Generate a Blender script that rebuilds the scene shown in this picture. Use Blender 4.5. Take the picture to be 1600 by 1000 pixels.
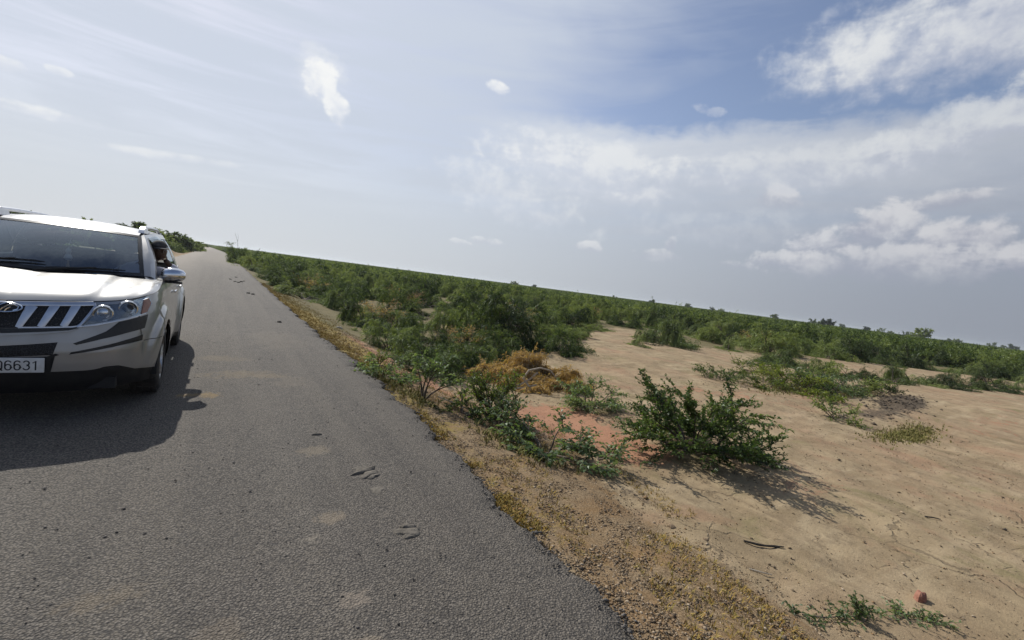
import bpy, bmesh, math, random
import numpy as np
from mathutils import Vector, Matrix, noise as mnoise

for o in list(bpy.data.objects):
    bpy.data.objects.remove(o)
SC = bpy.context.scene
COL = SC.collection
R = math.radians

# ------------------------------------------------------------------ camera
cam_d = bpy.data.cameras.new('camera')
cam = bpy.data.objects.new('camera', cam_d)
COL.objects.link(cam)
CAM_H = 1.675
YAW, PITCH, ROLL = R(34.5), math.atan(56.5/680), math.atan(.130)
fw = Vector((math.sin(YAW)*math.cos(PITCH), math.cos(YAW)*math.cos(PITCH), -math.sin(PITCH)))
r0 = Vector((math.cos(YAW), -math.sin(YAW), 0))
u0 = r0.cross(fw)
rt = math.cos(ROLL)*r0 + math.sin(ROLL)*u0
up = -math.sin(ROLL)*r0 + math.cos(ROLL)*u0
cam.matrix_world = Matrix(((rt.x, up.x, -fw.x, 0), (rt.y, up.y, -fw.y, 0), (rt.z, up.z, -fw.z, CAM_H), (0, 0, 0, 1)))
cam_d.sensor_width = 36
cam_d.lens = 680/1600*36
cam_d.clip_start, cam_d.clip_end = .05, 9000
SC.camera = cam

# ------------------------------------------------------------------ light and exposure
SUN_EL, SUN_AZ = R(41.8), R(-12.8)            # azimuth measured from +Y towards +X
sun_dir = Vector((math.sin(SUN_AZ)*math.cos(SUN_EL), math.cos(SUN_AZ)*math.cos(SUN_EL), math.sin(SUN_EL)))
sd = bpy.data.lights.new('sun', 'SUN')
sd.energy, sd.angle, sd.color = 4.4, R(.55), (1, .965, .90)
sun = bpy.data.objects.new('sun', sd)
COL.objects.link(sun)
sun.rotation_euler = sun_dir.to_track_quat('Z', 'Y').to_euler()
SC.view_settings.view_transform = 'Standard'
SC.view_settings.look = 'None'
SC.view_settings.exposure = 0.0
SC.view_settings.gamma = 1
SC.view_settings.use_curve_mapping = False
SC.cycles.use_denoising = True
SC.cycles.max_bounces = 8
SC.cycles.transparent_max_bounces = 12
SC.cycles.volume_bounces = 1
SC.cycles.sample_clamp_indirect = 6

# ------------------------------------------------------------------ node helper
class NT:
    def __init__(s, tree):
        s.t = tree; s.n = tree.nodes; s.l = tree.links
    def new(s, typ, **kw):
        n = s.n.new(typ)
        for k, v in kw.items(): setattr(n, k, v)
        return n
    def put(s, sock, v):
        if v is None: return
        if hasattr(v, 'is_linked') or hasattr(v, 'links'):
            s.l.new(v, sock)
        else:
            if sock.type == 'RGBA' and len(v) == 3: v = (*v, 1)
            sock.default_value = v
    def m(s, op, a, b=None, c=None, clamp=False):
        n = s.new('ShaderNodeMath', operation=op, use_clamp=clamp)
        for i, v in enumerate((a, b, c)): s.put(n.inputs[i], v)
        return n.outputs[0]
    def vm(s, op, a, b=None):
        n = s.new('ShaderNodeVectorMath', operation=op)
        s.put(n.inputs[0], a); s.put(n.inputs[1], b)
        return n.outputs['Value' if op in ('DOT_PRODUCT', 'LENGTH') else 'Vector']
    def ss(s, a, b, x):                        # smoothstep
        n = s.new('ShaderNodeMapRange', interpolation_type='SMOOTHSTEP')
        s.put(n.inputs['Value'], x); s.put(n.inputs['From Min'], a); s.put(n.inputs['From Max'], b)
        return n.outputs[0]
    def mix(s, f, a, b, blend='MIX'):
        n = s.new('ShaderNodeMix', data_type='RGBA', blend_type=blend)
        s.put(n.inputs[0], f); s.put(n.inputs[6], a); s.put(n.inputs[7], b)
        return n.outputs[2]
    def noise(s, vec, scale, detail=4, rough=.5, dist=0., col=False):
        n = s.new('ShaderNodeTexNoise')
        s.put(n.inputs['Vector'], vec); n.inputs['Scale'].default_value = scale
        n.inputs['Detail'].default_value = detail; n.inputs['Roughness'].default_value = rough
        n.inputs['Distortion'].default_value = dist
        return n.outputs['Color' if col else 'Fac']
    def xyz(s, x, y, z):
        n = s.new('ShaderNodeCombineXYZ')
        for i, v in enumerate((x, y, z)): s.put(n.inputs[i], v)
        return n.outputs[0]
    def sep(s, v):
        n = s.new('ShaderNodeSeparateXYZ'); s.put(n.inputs[0], v)
        return n.outputs

# ------------------------------------------------------------------ sky
W = bpy.data.worlds.new('World'); SC.world = W; W.use_nodes = True
def build_sky():
    g = NT(W.node_tree); g.n.clear()
    K = .10                                    # background strength
    sky = g.new('ShaderNodeTexSky', sky_type='NISHITA', sun_disc=False)
    sky.sun_elevation = SUN_EL; sky.sun_rotation = SUN_AZ
    sky.air_density = 1.0; sky.dust_density = 1.2; sky.ozone_density = 1.4
    D = g.new('ShaderNodeTexCoord').outputs['Generated']
    x, y, z = g.sep(D)
    DEG = 180/math.pi
    az = g.m('MULTIPLY', g.m('ARCTAN2', x, y), DEG)
    el = g.m('MULTIPLY', g.m('ARCSINE', z), DEG)
    sdot = g.vm('DOT_PRODUCT', D, tuple(sun_dir))
    glow = g.ss(-.15, .95, sdot)
    # noise fields on the direction (streaks lie level)
    Dn = g.xyz(x, y, g.m('MULTIPLY', z, 2.6))
    n_big = g.noise(Dn, 2.6, 5, .55, .6)
    n_mid = g.noise(Dn, 7.0, 7, .6, .5)
    n_puff = g.noise(D, 20, 8, .58, .2)
    n_fine = g.noise(D, 48, 6, .6)
    # cirrus streaks: rotated and stretched coordinates
    st = g.xyz(g.m('ADD', g.m('MULTIPLY', az, .012), g.m('MULTIPLY', el, .030)), g.m('ADD', g.m('MULTIPLY', el, .13), g.m('MULTIPLY', az, -.01)), 0)
    n_st = g.noise(st, 3.0, 7, .6, .7)
    S = lambda c: tuple(v/K for v in c)
    base = sky.outputs[0]
    # blue of the open sky, a little deeper than the model gives
    base = g.mix(1.0, base, (1.34, 1.22, 1.20), 'MULTIPLY')
    # veil: grey lavender away from the sun, warm white towards it
    veil = g.mix(glow, S((.29, .325, .40)), S((.60, .66, .765)))
    hz = g.m('MULTIPLY', g.ss(18, 0, el), .6)
    veil = g.mix(hz, veil, g.mix(glow, S((.265, .29, .345)), S((.665, .705, .725))))
    edge = g.m('ADD', el, g.m('MULTIPLY', g.m('SUBTRACT', n_mid, .5), 5.0))
    edge = g.m('ADD', edge, g.m('MULTIPLY', g.m('SUBTRACT', n_puff, .5), 2.5))
    hole = g.m('MULTIPLY', g.ss(17.8, 21.6, edge), g.ss(.82, .52, g.m('ADD', sdot, g.m('MULTIPLY', g.m('SUBTRACT', n_big, .5), .35))))
    vo = g.m('SUBTRACT', .96, g.m('MULTIPLY', hole, .93))
    # streaks thin the veil
    thin = g.m('MULTIPLY', g.ss(.36, .72, n_st), .24)
    thin = g.m('MULTIPLY', thin, g.ss(3, 14, el))
    vo = g.m('SUBTRACT', vo, thin, clamp=True)
    col = g.mix(vo, base, veil)
    # bright bank top in front of the blue
    bank = g.m('MULTIPLY', g.ss(21.2, 18.6, edge), g.ss(7, 18, edge))
    bank = g.m('MULTIPLY', bank, g.ss(22, 40, az))
    col = g.mix(g.m('MULTIPLY', bank, g.m('ADD', .2, g.m('MULTIPLY', n_mid, .75))), col, g.mix(glow, S((.46, .49, .55)), S((.80, .83, .87))))
    # single clouds: azimuth, elevation, half width, half height, tilt, raggedness, opacity, flat base
    clouds = [
        (77, 26.6, 16, 4.6, 4, .62, 1., 0), (88, 30, 14, 5, 6, .6, .95, 0), (79, 19.4, 11, 2.3, 18, 1.1, .75, 0), (73, 18.4, 3.4, .8, 10, 1., .6, 0),
        (87, 21.5, 9, 3.2, 14, 1., .8, 0), (67, 30.4, 5, 1.1, 24, 1.2, .35, 0), (55, 22.2, 2.0, .7, -20, 1.2, .3, 0),
        (8.4, 19.6, 2.0, 1.8, -18, .95, 1., 0), (10.4, 17.2, 1.3, 2.3, 28, .95, 1., 0), (8.2, 20, 3.4, 2.6, -10, 1.2, .3, 0), (29, 22.9, 1.9, .8, -8, .9, .9, 0),
        (63.6, 13.0, 2.6, 1.45, -6, .8, .85, 1), (77.2, 12.6, 3.6, 1.1, 12, .9, .9, 1),
        (72.8, 9.9, 3.9, 3.0, 12, .8, 1., 1), (68.2, 8.2, 3.2, 2.1, 8, .8, .95, 1), (78.6, 8.9, 3.8, 2.6, 8, .8, 1., 1), (74, 6.6, 10, 2.2, 4, 1., .8, 1), (60, 9.5, 14, 2.4, 2, 1.1, .22, 0), (42, 15.5, 15, 3.4, -6, 1.0, .65, 0), (64, 16.2, 15, 2.4, 4, 1.0, .55, 0), (33, 11, 10, 3.2, -14, 1.1, .4, 0),
        (83.5, 7.6, 2.4, 2.0, 8, .9, .85, 1), (90, 9.5, 5, 3.0, 4, 1., .8, 1), (64.5, 6.3, 3.6, 1.2, 6, 1., .7, 1), (59.5, 5.3, 3.2, .8, 2, 1., .5, 1),
        (53, 7.2, .9, 1.3, 5, .8, .75, 1), (51.6, 5.7, 3.4, 1.0, 3, 1.0, .6, 1), (43.2, 5.9, 1.8, .8, -3, .9, .75, 1), (30, 4.9, 2.6, .7, -3, 1., .6, 1), (26.6, 4.4, 1.6, .5, -5, 1., .5, 1),
        (-13, 9.3, 5.5, .55, 2, .8, .7, 0), (-5, 8.1, 6, .5, 6, .8, .5, 0), (-15.5, 12.3, 1.3, .7, 0, .8, .6, 0), (-12.5, 13.0, .9, .4, 0, .8, .5, 0),
    ]
    wob = g.m('ADD', g.m('MULTIPLY', g.m('SUBTRACT', n_puff, .5), 3.0), g.m('MULTIPLY', g.m('SUBTRACT', n_mid, .5), 2.8))
    wob = g.m('ADD', wob, g.m('MULTIPLY', g.m('SUBTRACT', n_fine, .5), 1.2))
    for a0, e0, w, h, t, rag, op, flat in clouds:
        c, s = math.cos(R(t)), math.sin(R(t))
        da = g.m('SUBTRACT', az, a0); de = g.m('SUBTRACT', el, e0)
        u = g.m('ADD', g.m('MULTIPLY', da, c/w), g.m('MULTIPLY', de, s/w))
        v = g.m('ADD', g.m('MULTIPLY', da, -s/h), g.m('MULTIPLY', de, c/h))
        d = g.m('ADD', g.m('MULTIPLY', u, u), g.m('MULTIPLY', v, v))
        f = g.m('ADD', g.m('SUBTRACT', 1.0, d), g.m('MULTIPLY', wob, rag))
        if flat:                                # crisp tops that melt into the haze underneath
            mk = g.m('MULTIPLY', g.ss(-.1, .7, f), g.ss(-1.3, .3, v))
            lit = g.ss(-.6, .9, g.m('ADD', v, wob))
            cc = g.mix(lit, g.mix(glow, S((.31, .33, .41)), S((.62, .66, .74))), g.mix(glow, S((.56, .565, .60)), S((.84, .86, .88))))
        else:
            mk = g.ss(-.35, 1.15, f) if w > 3 else g.ss(-.05, .75, f)
            lit = g.ss(-.8, 1.0, g.m('ADD', v, g.m('MULTIPLY', wob, 1.4)))
            cc = g.mix(lit, g.mix(glow, S((.40, .43, .52)), S((.72, .76, .84))), g.mix(glow, S((.56, .59, .63)), S((.92, .93, .93))))
        col = g.mix(g.m('MULTIPLY', mk, op), col, cc)
    bg = g.new('ShaderNodeBackground'); g.put(bg.inputs[0], col); bg.inputs[1].default_value = K
    out = g.new('ShaderNodeOutputWorld'); g.l.new(bg.outputs[0], out.inputs[0])
    W.cycles.sampling_method = 'MANUAL'; W.cycles.sample_map_resolution = 1024
build_sky()

# ------------------------------------------------------------------ object helpers
def tag(o, label=None, cat=None, group=None, kind=None):
    for k, v in (('label', label), ('category', cat), ('group', group), ('kind', kind)):
        if v: o[k] = v
    return o
def empty(name, loc, label, cat, group=None, rz=0):
    o = bpy.data.objects.new(name, None); COL.objects.link(o)
    o.location = loc; o.rotation_euler = (0, 0, rz); o.empty_display_size = .3
    return tag(o, label, cat, group)
def link(name, me, parent=None, mats=None):
    o = bpy.data.objects.new(name, me); COL.objects.link(o)
    if mats:
        for m in (mats if isinstance(mats, (list, tuple)) else [mats]): me.materials.append(m)
    if parent: o.parent = parent
    return o
def mesh_np(name, V, F, smooth=True):
    """V (n,3); F (m,k) one face size, or a list of such arrays"""
    me = bpy.data.meshes.new(name)
    V = np.asarray(V, np.float32).reshape(-1, 3)
    Fs = F if isinstance(F, list) else [F]
    Fs = [np.asarray(f, np.int32) for f in Fs if len(f)]
    idx = np.concatenate([f.ravel() for f in Fs]); tot = np.concatenate([np.full(len(f), f.shape[1], np.int32) for f in Fs])
    st = np.r_[0, np.cumsum(tot)[:-1]].astype(np.int32)
    me.vertices.add(len(V)); me.vertices.foreach_set('co', V.ravel())
    me.loops.add(len(idx)); me.loops.foreach_set('vertex_index', idx.astype(np.int32))
    me.polygons.add(len(tot)); me.polygons.foreach_set('loop_start', st)
    me.update(calc_edges=True)
    if smooth: me.polygons.foreach_set('use_smooth', np.ones(len(tot), bool))
    me.validate()
    return me
class MB:
    """collects simple shapes into one mesh"""
    def __init__(s): s.v = []; s.f = []
    def add(s, V, F):
        b = len(s.v); s.v += [tuple(p) for p in V]; s.f += [tuple(i+b for i in f) for f in F]
        return s
    def box(s, c, d, rz=0, bev=0):
        x, y, z = d[0]/2, d[1]/2, d[2]/2
        M = Matrix.Rotation(rz, 3, 'Z')
        P = [Vector(c)+M@Vector((i*x, j*y, k*z)) for k in (-1, 1) for j in (-1, 1) for i in (-1, 1)]
        return s.add(P, [(0, 2, 3, 1), (4, 5, 7, 6), (0, 1, 5, 4), (2, 6, 7, 3), (0, 4, 6, 2), (1, 3, 7, 5)])
    def tube(s, pts, rad, n=8, caps=True):
        pts = [Vector(p) for p in pts]; k = len(pts)
        rad = rad if isinstance(rad, (list, tuple)) else [rad]*k
        V = []; up = None
        for i, p in enumerate(pts):
            t = (pts[min(i+1, k-1)]-pts[max(i-1, 0)]).normalized()
            if up is None: up = t.orthogonal().normalized()
            up = (up-t*up.dot(t)).normalized(); w = t.cross(up)
            for j in range(n):
                a = 2*math.pi*j/n
                V.append(p+(up*math.cos(a)+w*math.sin(a))*rad[i])
        F = [(i*n+j, i*n+(j+1) % n, (i+1)*n+(j+1) % n, (i+1)*n+j) for i in range(k-1) for j in range(n)]
        if caps: F += [tuple(range(n))[::-1], tuple((k-1)*n+j for j in range(n))]
        return s.add(V, F)
    def lathe(s, prof, n=24, axis='X', o=(0, 0, 0)):
        V = []
        for a, r in prof:
            for j in range(n):
                t = 2*math.pi*j/n
                p = (a, r*math.cos(t), r*math.sin(t)) if axis == 'X' else ((r*math.cos(t), a, r*math.sin(t)) if axis == 'Y' else (r*math.cos(t), r*math.sin(t), a))
                V.append(Vector(p)+Vector(o))
        k = len(prof)
        F = [(i*n+j, i*n+(j+1) % n, (i+1)*n+(j+1) % n, (i+1)*n+j) for i in range(k-1) for j in range(n)]
        return s.add(V, F)
    def grid(s, P):
        P = np.asarray(P); a, b = P.shape[:2]
        return s.add(P.reshape(-1, 3), [(i*b+j, i*b+j+1, (i+1)*b+j+1, (i+1)*b+j) for i in range(a-1) for j in range(b-1)])
    def build(s, name, mat, parent=None, smooth=True, bevel=0, fix=True):
        me = bpy.data.meshes.new(name); me.from_pydata(s.v, [], s.f)
        bm = bmesh.new(); bm.from_mesh(me)
        if bevel:
            bmesh.ops.bevel(bm, geom=[e for e in bm.edges if len(e.link_faces) == 2 and e.calc_face_angle(0) > .5], offset=bevel, segments=2, affect='EDGES', profile=.5)
        if fix: bmesh.ops.recalc_face_normals(bm, faces=bm.faces)
        bm.to_mesh(me); bm.free()
        if smooth:
            me.shade_smooth() if hasattr(me, 'shade_smooth') else None
            try: me.set_sharp_from_angle(angle=R(38))
            except Exception: pass
        return link(name, me, parent, mat)

# ------------------------------------------------------------------ materials
def principled(name, col=None, rough=.5, metal=0., coat=0., spec=.5, **kw):
    m = bpy.data.materials.new(name); m.use_nodes = True
    g = NT(m.node_tree); b = g.n['Principled BSDF']
    if col is not None: g.put(b.inputs['Base Color'], col)
    b.inputs['Roughness'].default_value = rough; b.inputs['Metallic'].default_value = metal
    b.inputs['Coat Weight'].default_value = coat; b.inputs['Specular IOR Level'].default_value = spec
    for k, v in kw.items(): g.put(b.inputs[k], v)
    return m, g, b
def mottled(name, c1, c2, scale, rough=.5, metal=0, coat=0, bump=0, detail=5, spec=.5):
    m, g, b = principled(name, None, rough, metal, coat, spec)
    P = g.new('ShaderNodeTexCoord').outputs['Object']
    n = g.noise(P, scale, detail, .6)
    g.put(b.inputs['Base Color'], g.mix(g.ss(.35, .65, n), c1, c2))
    if bump:
        bp = g.new('ShaderNodeBump'); bp.inputs['Strength'].default_value = bump; bp.inputs['Distance'].default_value = .02
        g.put(bp.inputs['Height'], g.noise(P, scale*4, 5, .6)); g.l.new(bp.outputs[0], b.inputs['Normal'])
    return m
# ------------------------------------------------------------------ terrain
def sm(a, b, x):
    t = np.clip((x-a)/(b-a), 0, 1); return t*t*(3-2*t)
def bend(y):
    y = np.asarray(y, float)
    return np.where(y < 400, -1.2*(np.maximum(0, y-60)/110)**2, -11.5-.0661*(y-400))
def edge_right(y):
    y = np.asarray(y, float)
    b = np.interp(y, [-8, .5, 1.2, 2.5, 6, 11.5, 20, 40], [1.72, 1.78, 1.82, 1.91, 2.06, 1.93, 1.9, 1.9])
    return b+bend(y)+.022*np.sin(y*1.7)+.03*np.sin(y*4.1+1)+.022*np.sin(y*9.3)+.015*np.sin(y*23+2)
def edge_left(y):
    y = np.asarray(y, float)
    return -3.5+bend(y)+.06*np.sin(y*1.3+2)+.04*np.sin(y*3.7)+.02*np.sin(y*11)
def ground_z(x, y):
    x = np.asarray(x, float); y = np.asarray(y, float)
    d = np.maximum(x-1.9-bend(y), -3.5+bend(y)-x)
    z = -.055-.14*sm(0, .9, d)-.25*sm(.8, 1.9, d)-.15*sm(1.8, 3.2, d)
    k = sm(1.8, 6, d)
    z = z+k*(.10*np.sin(x*.31+.7*np.sin(y*.23))*np.sin(y*.27+1.3)+.05*np.sin(x*.9+y*.5)*np.sin(y*.8-x*.3))
    z = z+sm(0, .5, d)*(.018*np.sin(x*3.1+1.7*np.sin(y*1.3))*np.sin(y*2.7+np.sin(x*2.1))+.008*np.sin(x*7.3+y*2.2)*np.sin(y*6.1-x*1.7))
    z = z+.75*np.exp(-((x+7.2)/1.6)**2-((y-52)/9)**2)+.85*np.exp(-((x+4.95)/.75)**2-((y-62)/11)**2)*(1+.25*np.sin(y*.9)+.15*np.sin(y*2.3+x))
    hw = 1+.35*np.sin(x*3.3)+.25*np.sin(x*7.1+1)
    z = z+.12*hw*np.exp(-((x-19.0)/1.9)**2-((y-4.35-.12*(x-19))/.42)**2)
    z = z+2.0*sm(60, 260, y)*sm(5, 120, -x-5)
    return np.where(d < 0, -.075, z)
def gz(x, y): return float(ground_z(x, y))

def blob(x, y, cx, cy, rx, ry, rot=0):
    c, s = math.cos(rot), math.sin(rot)
    u = ((x-cx)*c+(y-cy)*s)/rx; v = (-(x-cx)*s+(y-cy)*c)/ry
    return np.exp(-(u*u+v*v))

# boundary of the thicket on the right of the road: bearing from the road's right edge point (0,0) -> distance
TB = np.array([(-.5, 84), (.2, 74), (1.9, 46), (3.7, 27), (6.5, 18.5), (12.4, 11.8), (18.8, 9.3), (26.4, 8.9), (32.1, 10.6), (35.1, 14), (43.8, 18.2), (46.2, 30.8), (47.8, 33), (51, 32), (55.7, 28.6), (60.8, 28), (67.1, 33), (71.2, 34), (78, 43.8), (83, 45), (86, 47), (92, 50), (110, 55), (130, 40), (150, 30)])
def in_thicket(x, y):
    b = np.degrees(np.arctan2(x, y)); d = np.hypot(x, y)
    return d - np.interp(b, TB[:, 0], TB[:, 1])       # > 0 inside

def build_ground():
    # one sheet: fine near the road side, widening out to the horizon
    def axis(lo, hi, step, far_lo, far_hi):
        a = list(np.arange(lo, hi+1e-6, step)); s = step
        p = hi
        while p < far_hi: s = min(s*1.16, 160); p += s; a.append(p)
        s = step; p = lo
        while p > far_lo: s = min(s*1.16, 160); p -= s; a.insert(0, p)
        return np.array(a)
    xs = axis(-4.2, 17, .11, -3800, 3800); ys = axis(-1.5, 20, .11, -3800, 3800)
    X, Y = np.meshgrid(xs, ys); Z = ground_z(X, Y)
    rng = np.random.default_rng(5)
    d = np.maximum(X-1.9-bend(Y), -3.5+bend(Y)-X)
    Z = Z+rng.normal(0, .006, Z.shape)*sm(0, .3, d)*(np.hypot(X, Y) < 30)
    n, m = X.shape
    i = np.arange(n*m).reshape(n, m)
    F = np.stack([i[:-1, :-1], i[:-1, 1:], i[1:, 1:], i[1:, :-1]], -1).reshape(-1, 4)
    me = mesh_np('ground', np.stack([X, Y, Z], -1), F)
    red = 1.0*blob(X, Y, 5.2, 5.75, .95, .75, .3)+.95*blob(X, Y, 5.35, 4.1, .7, .55, -.4)+.7*blob(X, Y, 4.7, 4.95, .8, .5)+1.0*blob(X, Y, 3.05, 7.6, .6, 3.2, .1)+.35*blob(X, Y, 11.5, 6.3, 5, 1.1, -.25)+.3*blob(X, Y, 19, 2.2, 4, .8)+.35*blob(X, Y, 7.2, 2.4, 1.6, .5)+.45*blob(X, Y, 2.9, 11, .5, 4, 0)
    yel = 1.1*blob(X, Y, 2.35, 16.5, .6, 7.5)+.85*blob(X, Y, 2.4, 9.5, .42, 3.4)+.55*blob(X, Y, 2.25, 6.3, .35, 1.0)+.3*blob(X, Y, 2.15, 4.2, .25, 1.6)+.75*blob(X, Y, 13.9, 2.95, 1.6, .32, -.15)+.4*blob(X, Y, 3.0, 4.2, .6, .9)+.55*blob(X, Y, 17.0, 6.4, 2.6, .6, -.1)+.2*blob(X, Y, 2.2, 2.0, .22, 1.2)+.6*blob(X, Y, 2.1, 28, .5, 8)
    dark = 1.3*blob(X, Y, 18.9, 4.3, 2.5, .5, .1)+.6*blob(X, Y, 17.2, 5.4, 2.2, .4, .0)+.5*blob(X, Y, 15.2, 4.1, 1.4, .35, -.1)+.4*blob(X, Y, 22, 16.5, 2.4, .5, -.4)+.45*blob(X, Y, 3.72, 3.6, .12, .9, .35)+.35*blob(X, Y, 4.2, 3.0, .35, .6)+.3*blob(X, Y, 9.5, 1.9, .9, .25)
    grav = sm(-.05, .15, d)*(1-sm(1.45, 2.15, d+.25*np.sin(Y*1.1)+.15*np.sin(Y*2.9)))*(1-.55*sm(5, 9, Y))
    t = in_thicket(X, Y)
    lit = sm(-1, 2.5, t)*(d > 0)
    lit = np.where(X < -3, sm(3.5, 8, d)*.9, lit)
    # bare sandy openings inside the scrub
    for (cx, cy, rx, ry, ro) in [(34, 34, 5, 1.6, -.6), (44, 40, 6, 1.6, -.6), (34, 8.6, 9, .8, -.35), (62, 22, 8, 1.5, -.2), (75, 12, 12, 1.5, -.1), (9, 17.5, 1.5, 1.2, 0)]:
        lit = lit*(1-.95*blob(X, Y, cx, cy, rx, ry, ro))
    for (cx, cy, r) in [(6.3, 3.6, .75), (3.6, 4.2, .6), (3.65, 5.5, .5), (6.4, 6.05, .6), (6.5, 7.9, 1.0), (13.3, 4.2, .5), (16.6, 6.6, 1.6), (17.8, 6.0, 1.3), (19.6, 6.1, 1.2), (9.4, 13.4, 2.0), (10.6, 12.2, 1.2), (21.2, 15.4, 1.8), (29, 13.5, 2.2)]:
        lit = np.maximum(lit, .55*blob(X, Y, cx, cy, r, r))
    far = sm(60, 160, np.hypot(X, Y))
    for nm, (a, b, c, e) in {'patch_a': (red, yel, dark, far), 'patch_b': (grav, lit, sm(2.0, 4.5, d), d*0)}.items():
        at = me.color_attributes.new(nm, 'FLOAT_COLOR', 'POINT')
        at.data.foreach_set('color', np.clip(np.stack([a, b, c, e], -1), 0, 1).astype(np.float32).ravel())
    m_, g, b = principled('bare_earth', None, .95, 0, 0, .15)
    P = g.new('ShaderNodeNewGeometry').outputs['Position']
    A = g.new('ShaderNodeVertexColor', layer_name='patch_a'); B = g.new('ShaderNodeVertexColor', layer_name='patch_b')
    ar, ag, ab = (lambda s: (s[0], s[1], s[2]))(g.new('ShaderNodeSeparateColor').outputs)
    g.l.new(A.outputs[0], ar.node.inputs[0])
    sb = g.new('ShaderNodeSeparateColor'); g.l.new(B.outputs[0], sb.inputs[0]); br, bg_, bb = sb.outputs
    n1 = g.noise(P, .35, 5, .6, .4); n2 = g.noise(P, 1.6, 6, .62, .5); n3 = g.noise(P, 9, 5, .65); n4 = g.noise(P, 60, 4, .7); n5 = g.noise(P, 170, 2, .7)
    # drawn-out streaks left by run-off water
    Ps = g.new('ShaderNodeMapping'); Ps.inputs['Rotation'].default_value = (0, 0, R(20)); Ps.inputs['Scale'].default_value = (.35, 1.6, 1)
    g.l.new(P, Ps.inputs[0]); ns = g.noise(Ps.outputs[0], 1.3, 6, .65, .6)
    sand = g.mix(g.ss(.3, .7, n2), (.345, .262, .158), (.23, .172, .102))
    sand = g.mix(g.m('MULTIPLY', g.ss(.45, .72, ns), .75), sand, (.42, .33, .21))
    sand = g.mix(g.m('MULTIPLY', g.ss(.46, .68, n1), .4), sand, (.33, .21, .13))
    sand = g.mix(g.m('MULTIPLY', g.ss(.52, .70, g.noise(P, 4.2, 6, .65)), .65), sand, (.19, .142, .088))
    sand = g.mix(g.m('MULTIPLY', g.ss(.54, .70, g.noise(P, .8, 7, .7, .8)), .6), sand, (.19, .165, .075))
    Pt = g.new('ShaderNodeMapping'); Pt.inputs['Rotation'].default_value = (0, 0, R(-12)); Pt.inputs['Scale'].default_value = (.9, .22, 1); Pt.inputs['Location'].default_value = (3, 7, 0)
    g.l.new(P, Pt.inputs[0]); nt = g.noise(Pt.outputs[0], 1.1, 7, .68, .8)
    sand = g.mix(g.m('MULTIPLY', g.ss(.50, .66, nt), .6), sand, (.20, .145, .085))
    sand = g.mix(g.m('MULTIPLY', g.ss(.56, .66, g.noise(P, .55, 6, .65, .5)), .4), sand, (.32, .185, .115))
    Pd = g.vm('ADD', P, g.vm('SCALE', g.noise(P, 2.5, 4, .6, col=True))) if False else g.vm('ADD', P, g.vm('MULTIPLY', g.noise(P, 2.2, 4, .6, col=True), (.5, .5, 0)))
    vc = g.new('ShaderNodeTexVoronoi', feature='DISTANCE_TO_EDGE'); vc.inputs['Scale'].default_value = 1.1; g.l.new(Pd, vc.inputs['Vector'])
    crack = g.m('MULTIPLY', g.ss(.022, .004, vc.outputs['Distance']), g.ss(.54, .66, g.noise(P, .9, 3, .5)))
    sand = g.mix(g.m('MULTIPLY', crack, .5), sand, (.085, .062, .04))
    wobb = g.m('MULTIPLY', g.m('SUBTRACT', g.m('ADD', n2, n3), 1.0), 1.25)
    def msk(f, lo=.28, hi=.62): return g.ss(lo, hi, g.m('ADD', f, g.m('MULTIPLY', wobb, g.ss(0, .25, f))))
    c = g.mix(g.m('MULTIPLY', msk(ar), .85), sand, g.mix(n3, (.33, .15, .085), (.40, .215, .135)))
    gv = g.mix(g.ss(.42, .6, n4), (.145, .098, .054), (.285, .205, .12))
    gv = g.mix(g.m('MULTIPLY', g.ss(.45, .66, n2), .6), gv, (.235, .135, .055))
    c = g.mix(g.m('MULTIPLY', msk(br), .9), c, gv)
    c = g.mix(g.m('MULTIPLY', msk(ag, .3, .7), .8), c, g.mix(n3, (.27, .19, .05), (.20, .165, .045)))
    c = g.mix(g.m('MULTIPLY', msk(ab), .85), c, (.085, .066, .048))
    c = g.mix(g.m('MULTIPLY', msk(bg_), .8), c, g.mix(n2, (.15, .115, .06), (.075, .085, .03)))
    fa = A.outputs['Alpha']
    c = g.mix(g.m('MULTIPLY', fa, g.m('MULTIPLY', bg_, .85)), c, g.mix(g.noise(P, .02, 5, .6), (.045, .07, .022), (.085, .095, .035)))
    # grit, crumbs and small dark flecks
    fl = g.m('MULTIPLY', g.ss(.63, .72, g.noise(P, 26, 3, .6)), g.ss(.4, .6, n2))
    c = g.mix(g.m('MULTIPLY', fl, .75), c, (.07, .055, .04))
    c = g.mix(g.m('MULTIPLY', g.ss(.66, .72, n5), .5), c, (.50, .43, .32))
    c = g.mix(.30, c, g.mix(n4, (.0, .0, .0), (1, 1, 1)), 'OVERLAY')
    g.put(b.inputs['Base Color'], c)
    h = g.m('ADD', g.m('MULTIPLY', n3, .5), g.m('ADD', g.m('MULTIPLY', n4, .22), g.m('MULTIPLY', n5, .12)))
    h = g.m('ADD', h, g.m('MULTIPLY', ns, .5)); h = g.m('SUBTRACT', h, g.m('MULTIPLY', crack, .3)); h = g.m('ADD', h, g.m('MULTIPLY', nt, .6))
    bp = g.new('ShaderNodeBump'); bp.inputs['Strength'].default_value = .8; bp.inputs['Distance'].default_value = .035
    g.put(bp.inputs['Height'], h); g.l.new(bp.outputs[0], b.inputs['Normal'])
    o = link('ground', me, None, m_)
    return tag(o, kind='structure')
build_ground()

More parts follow.
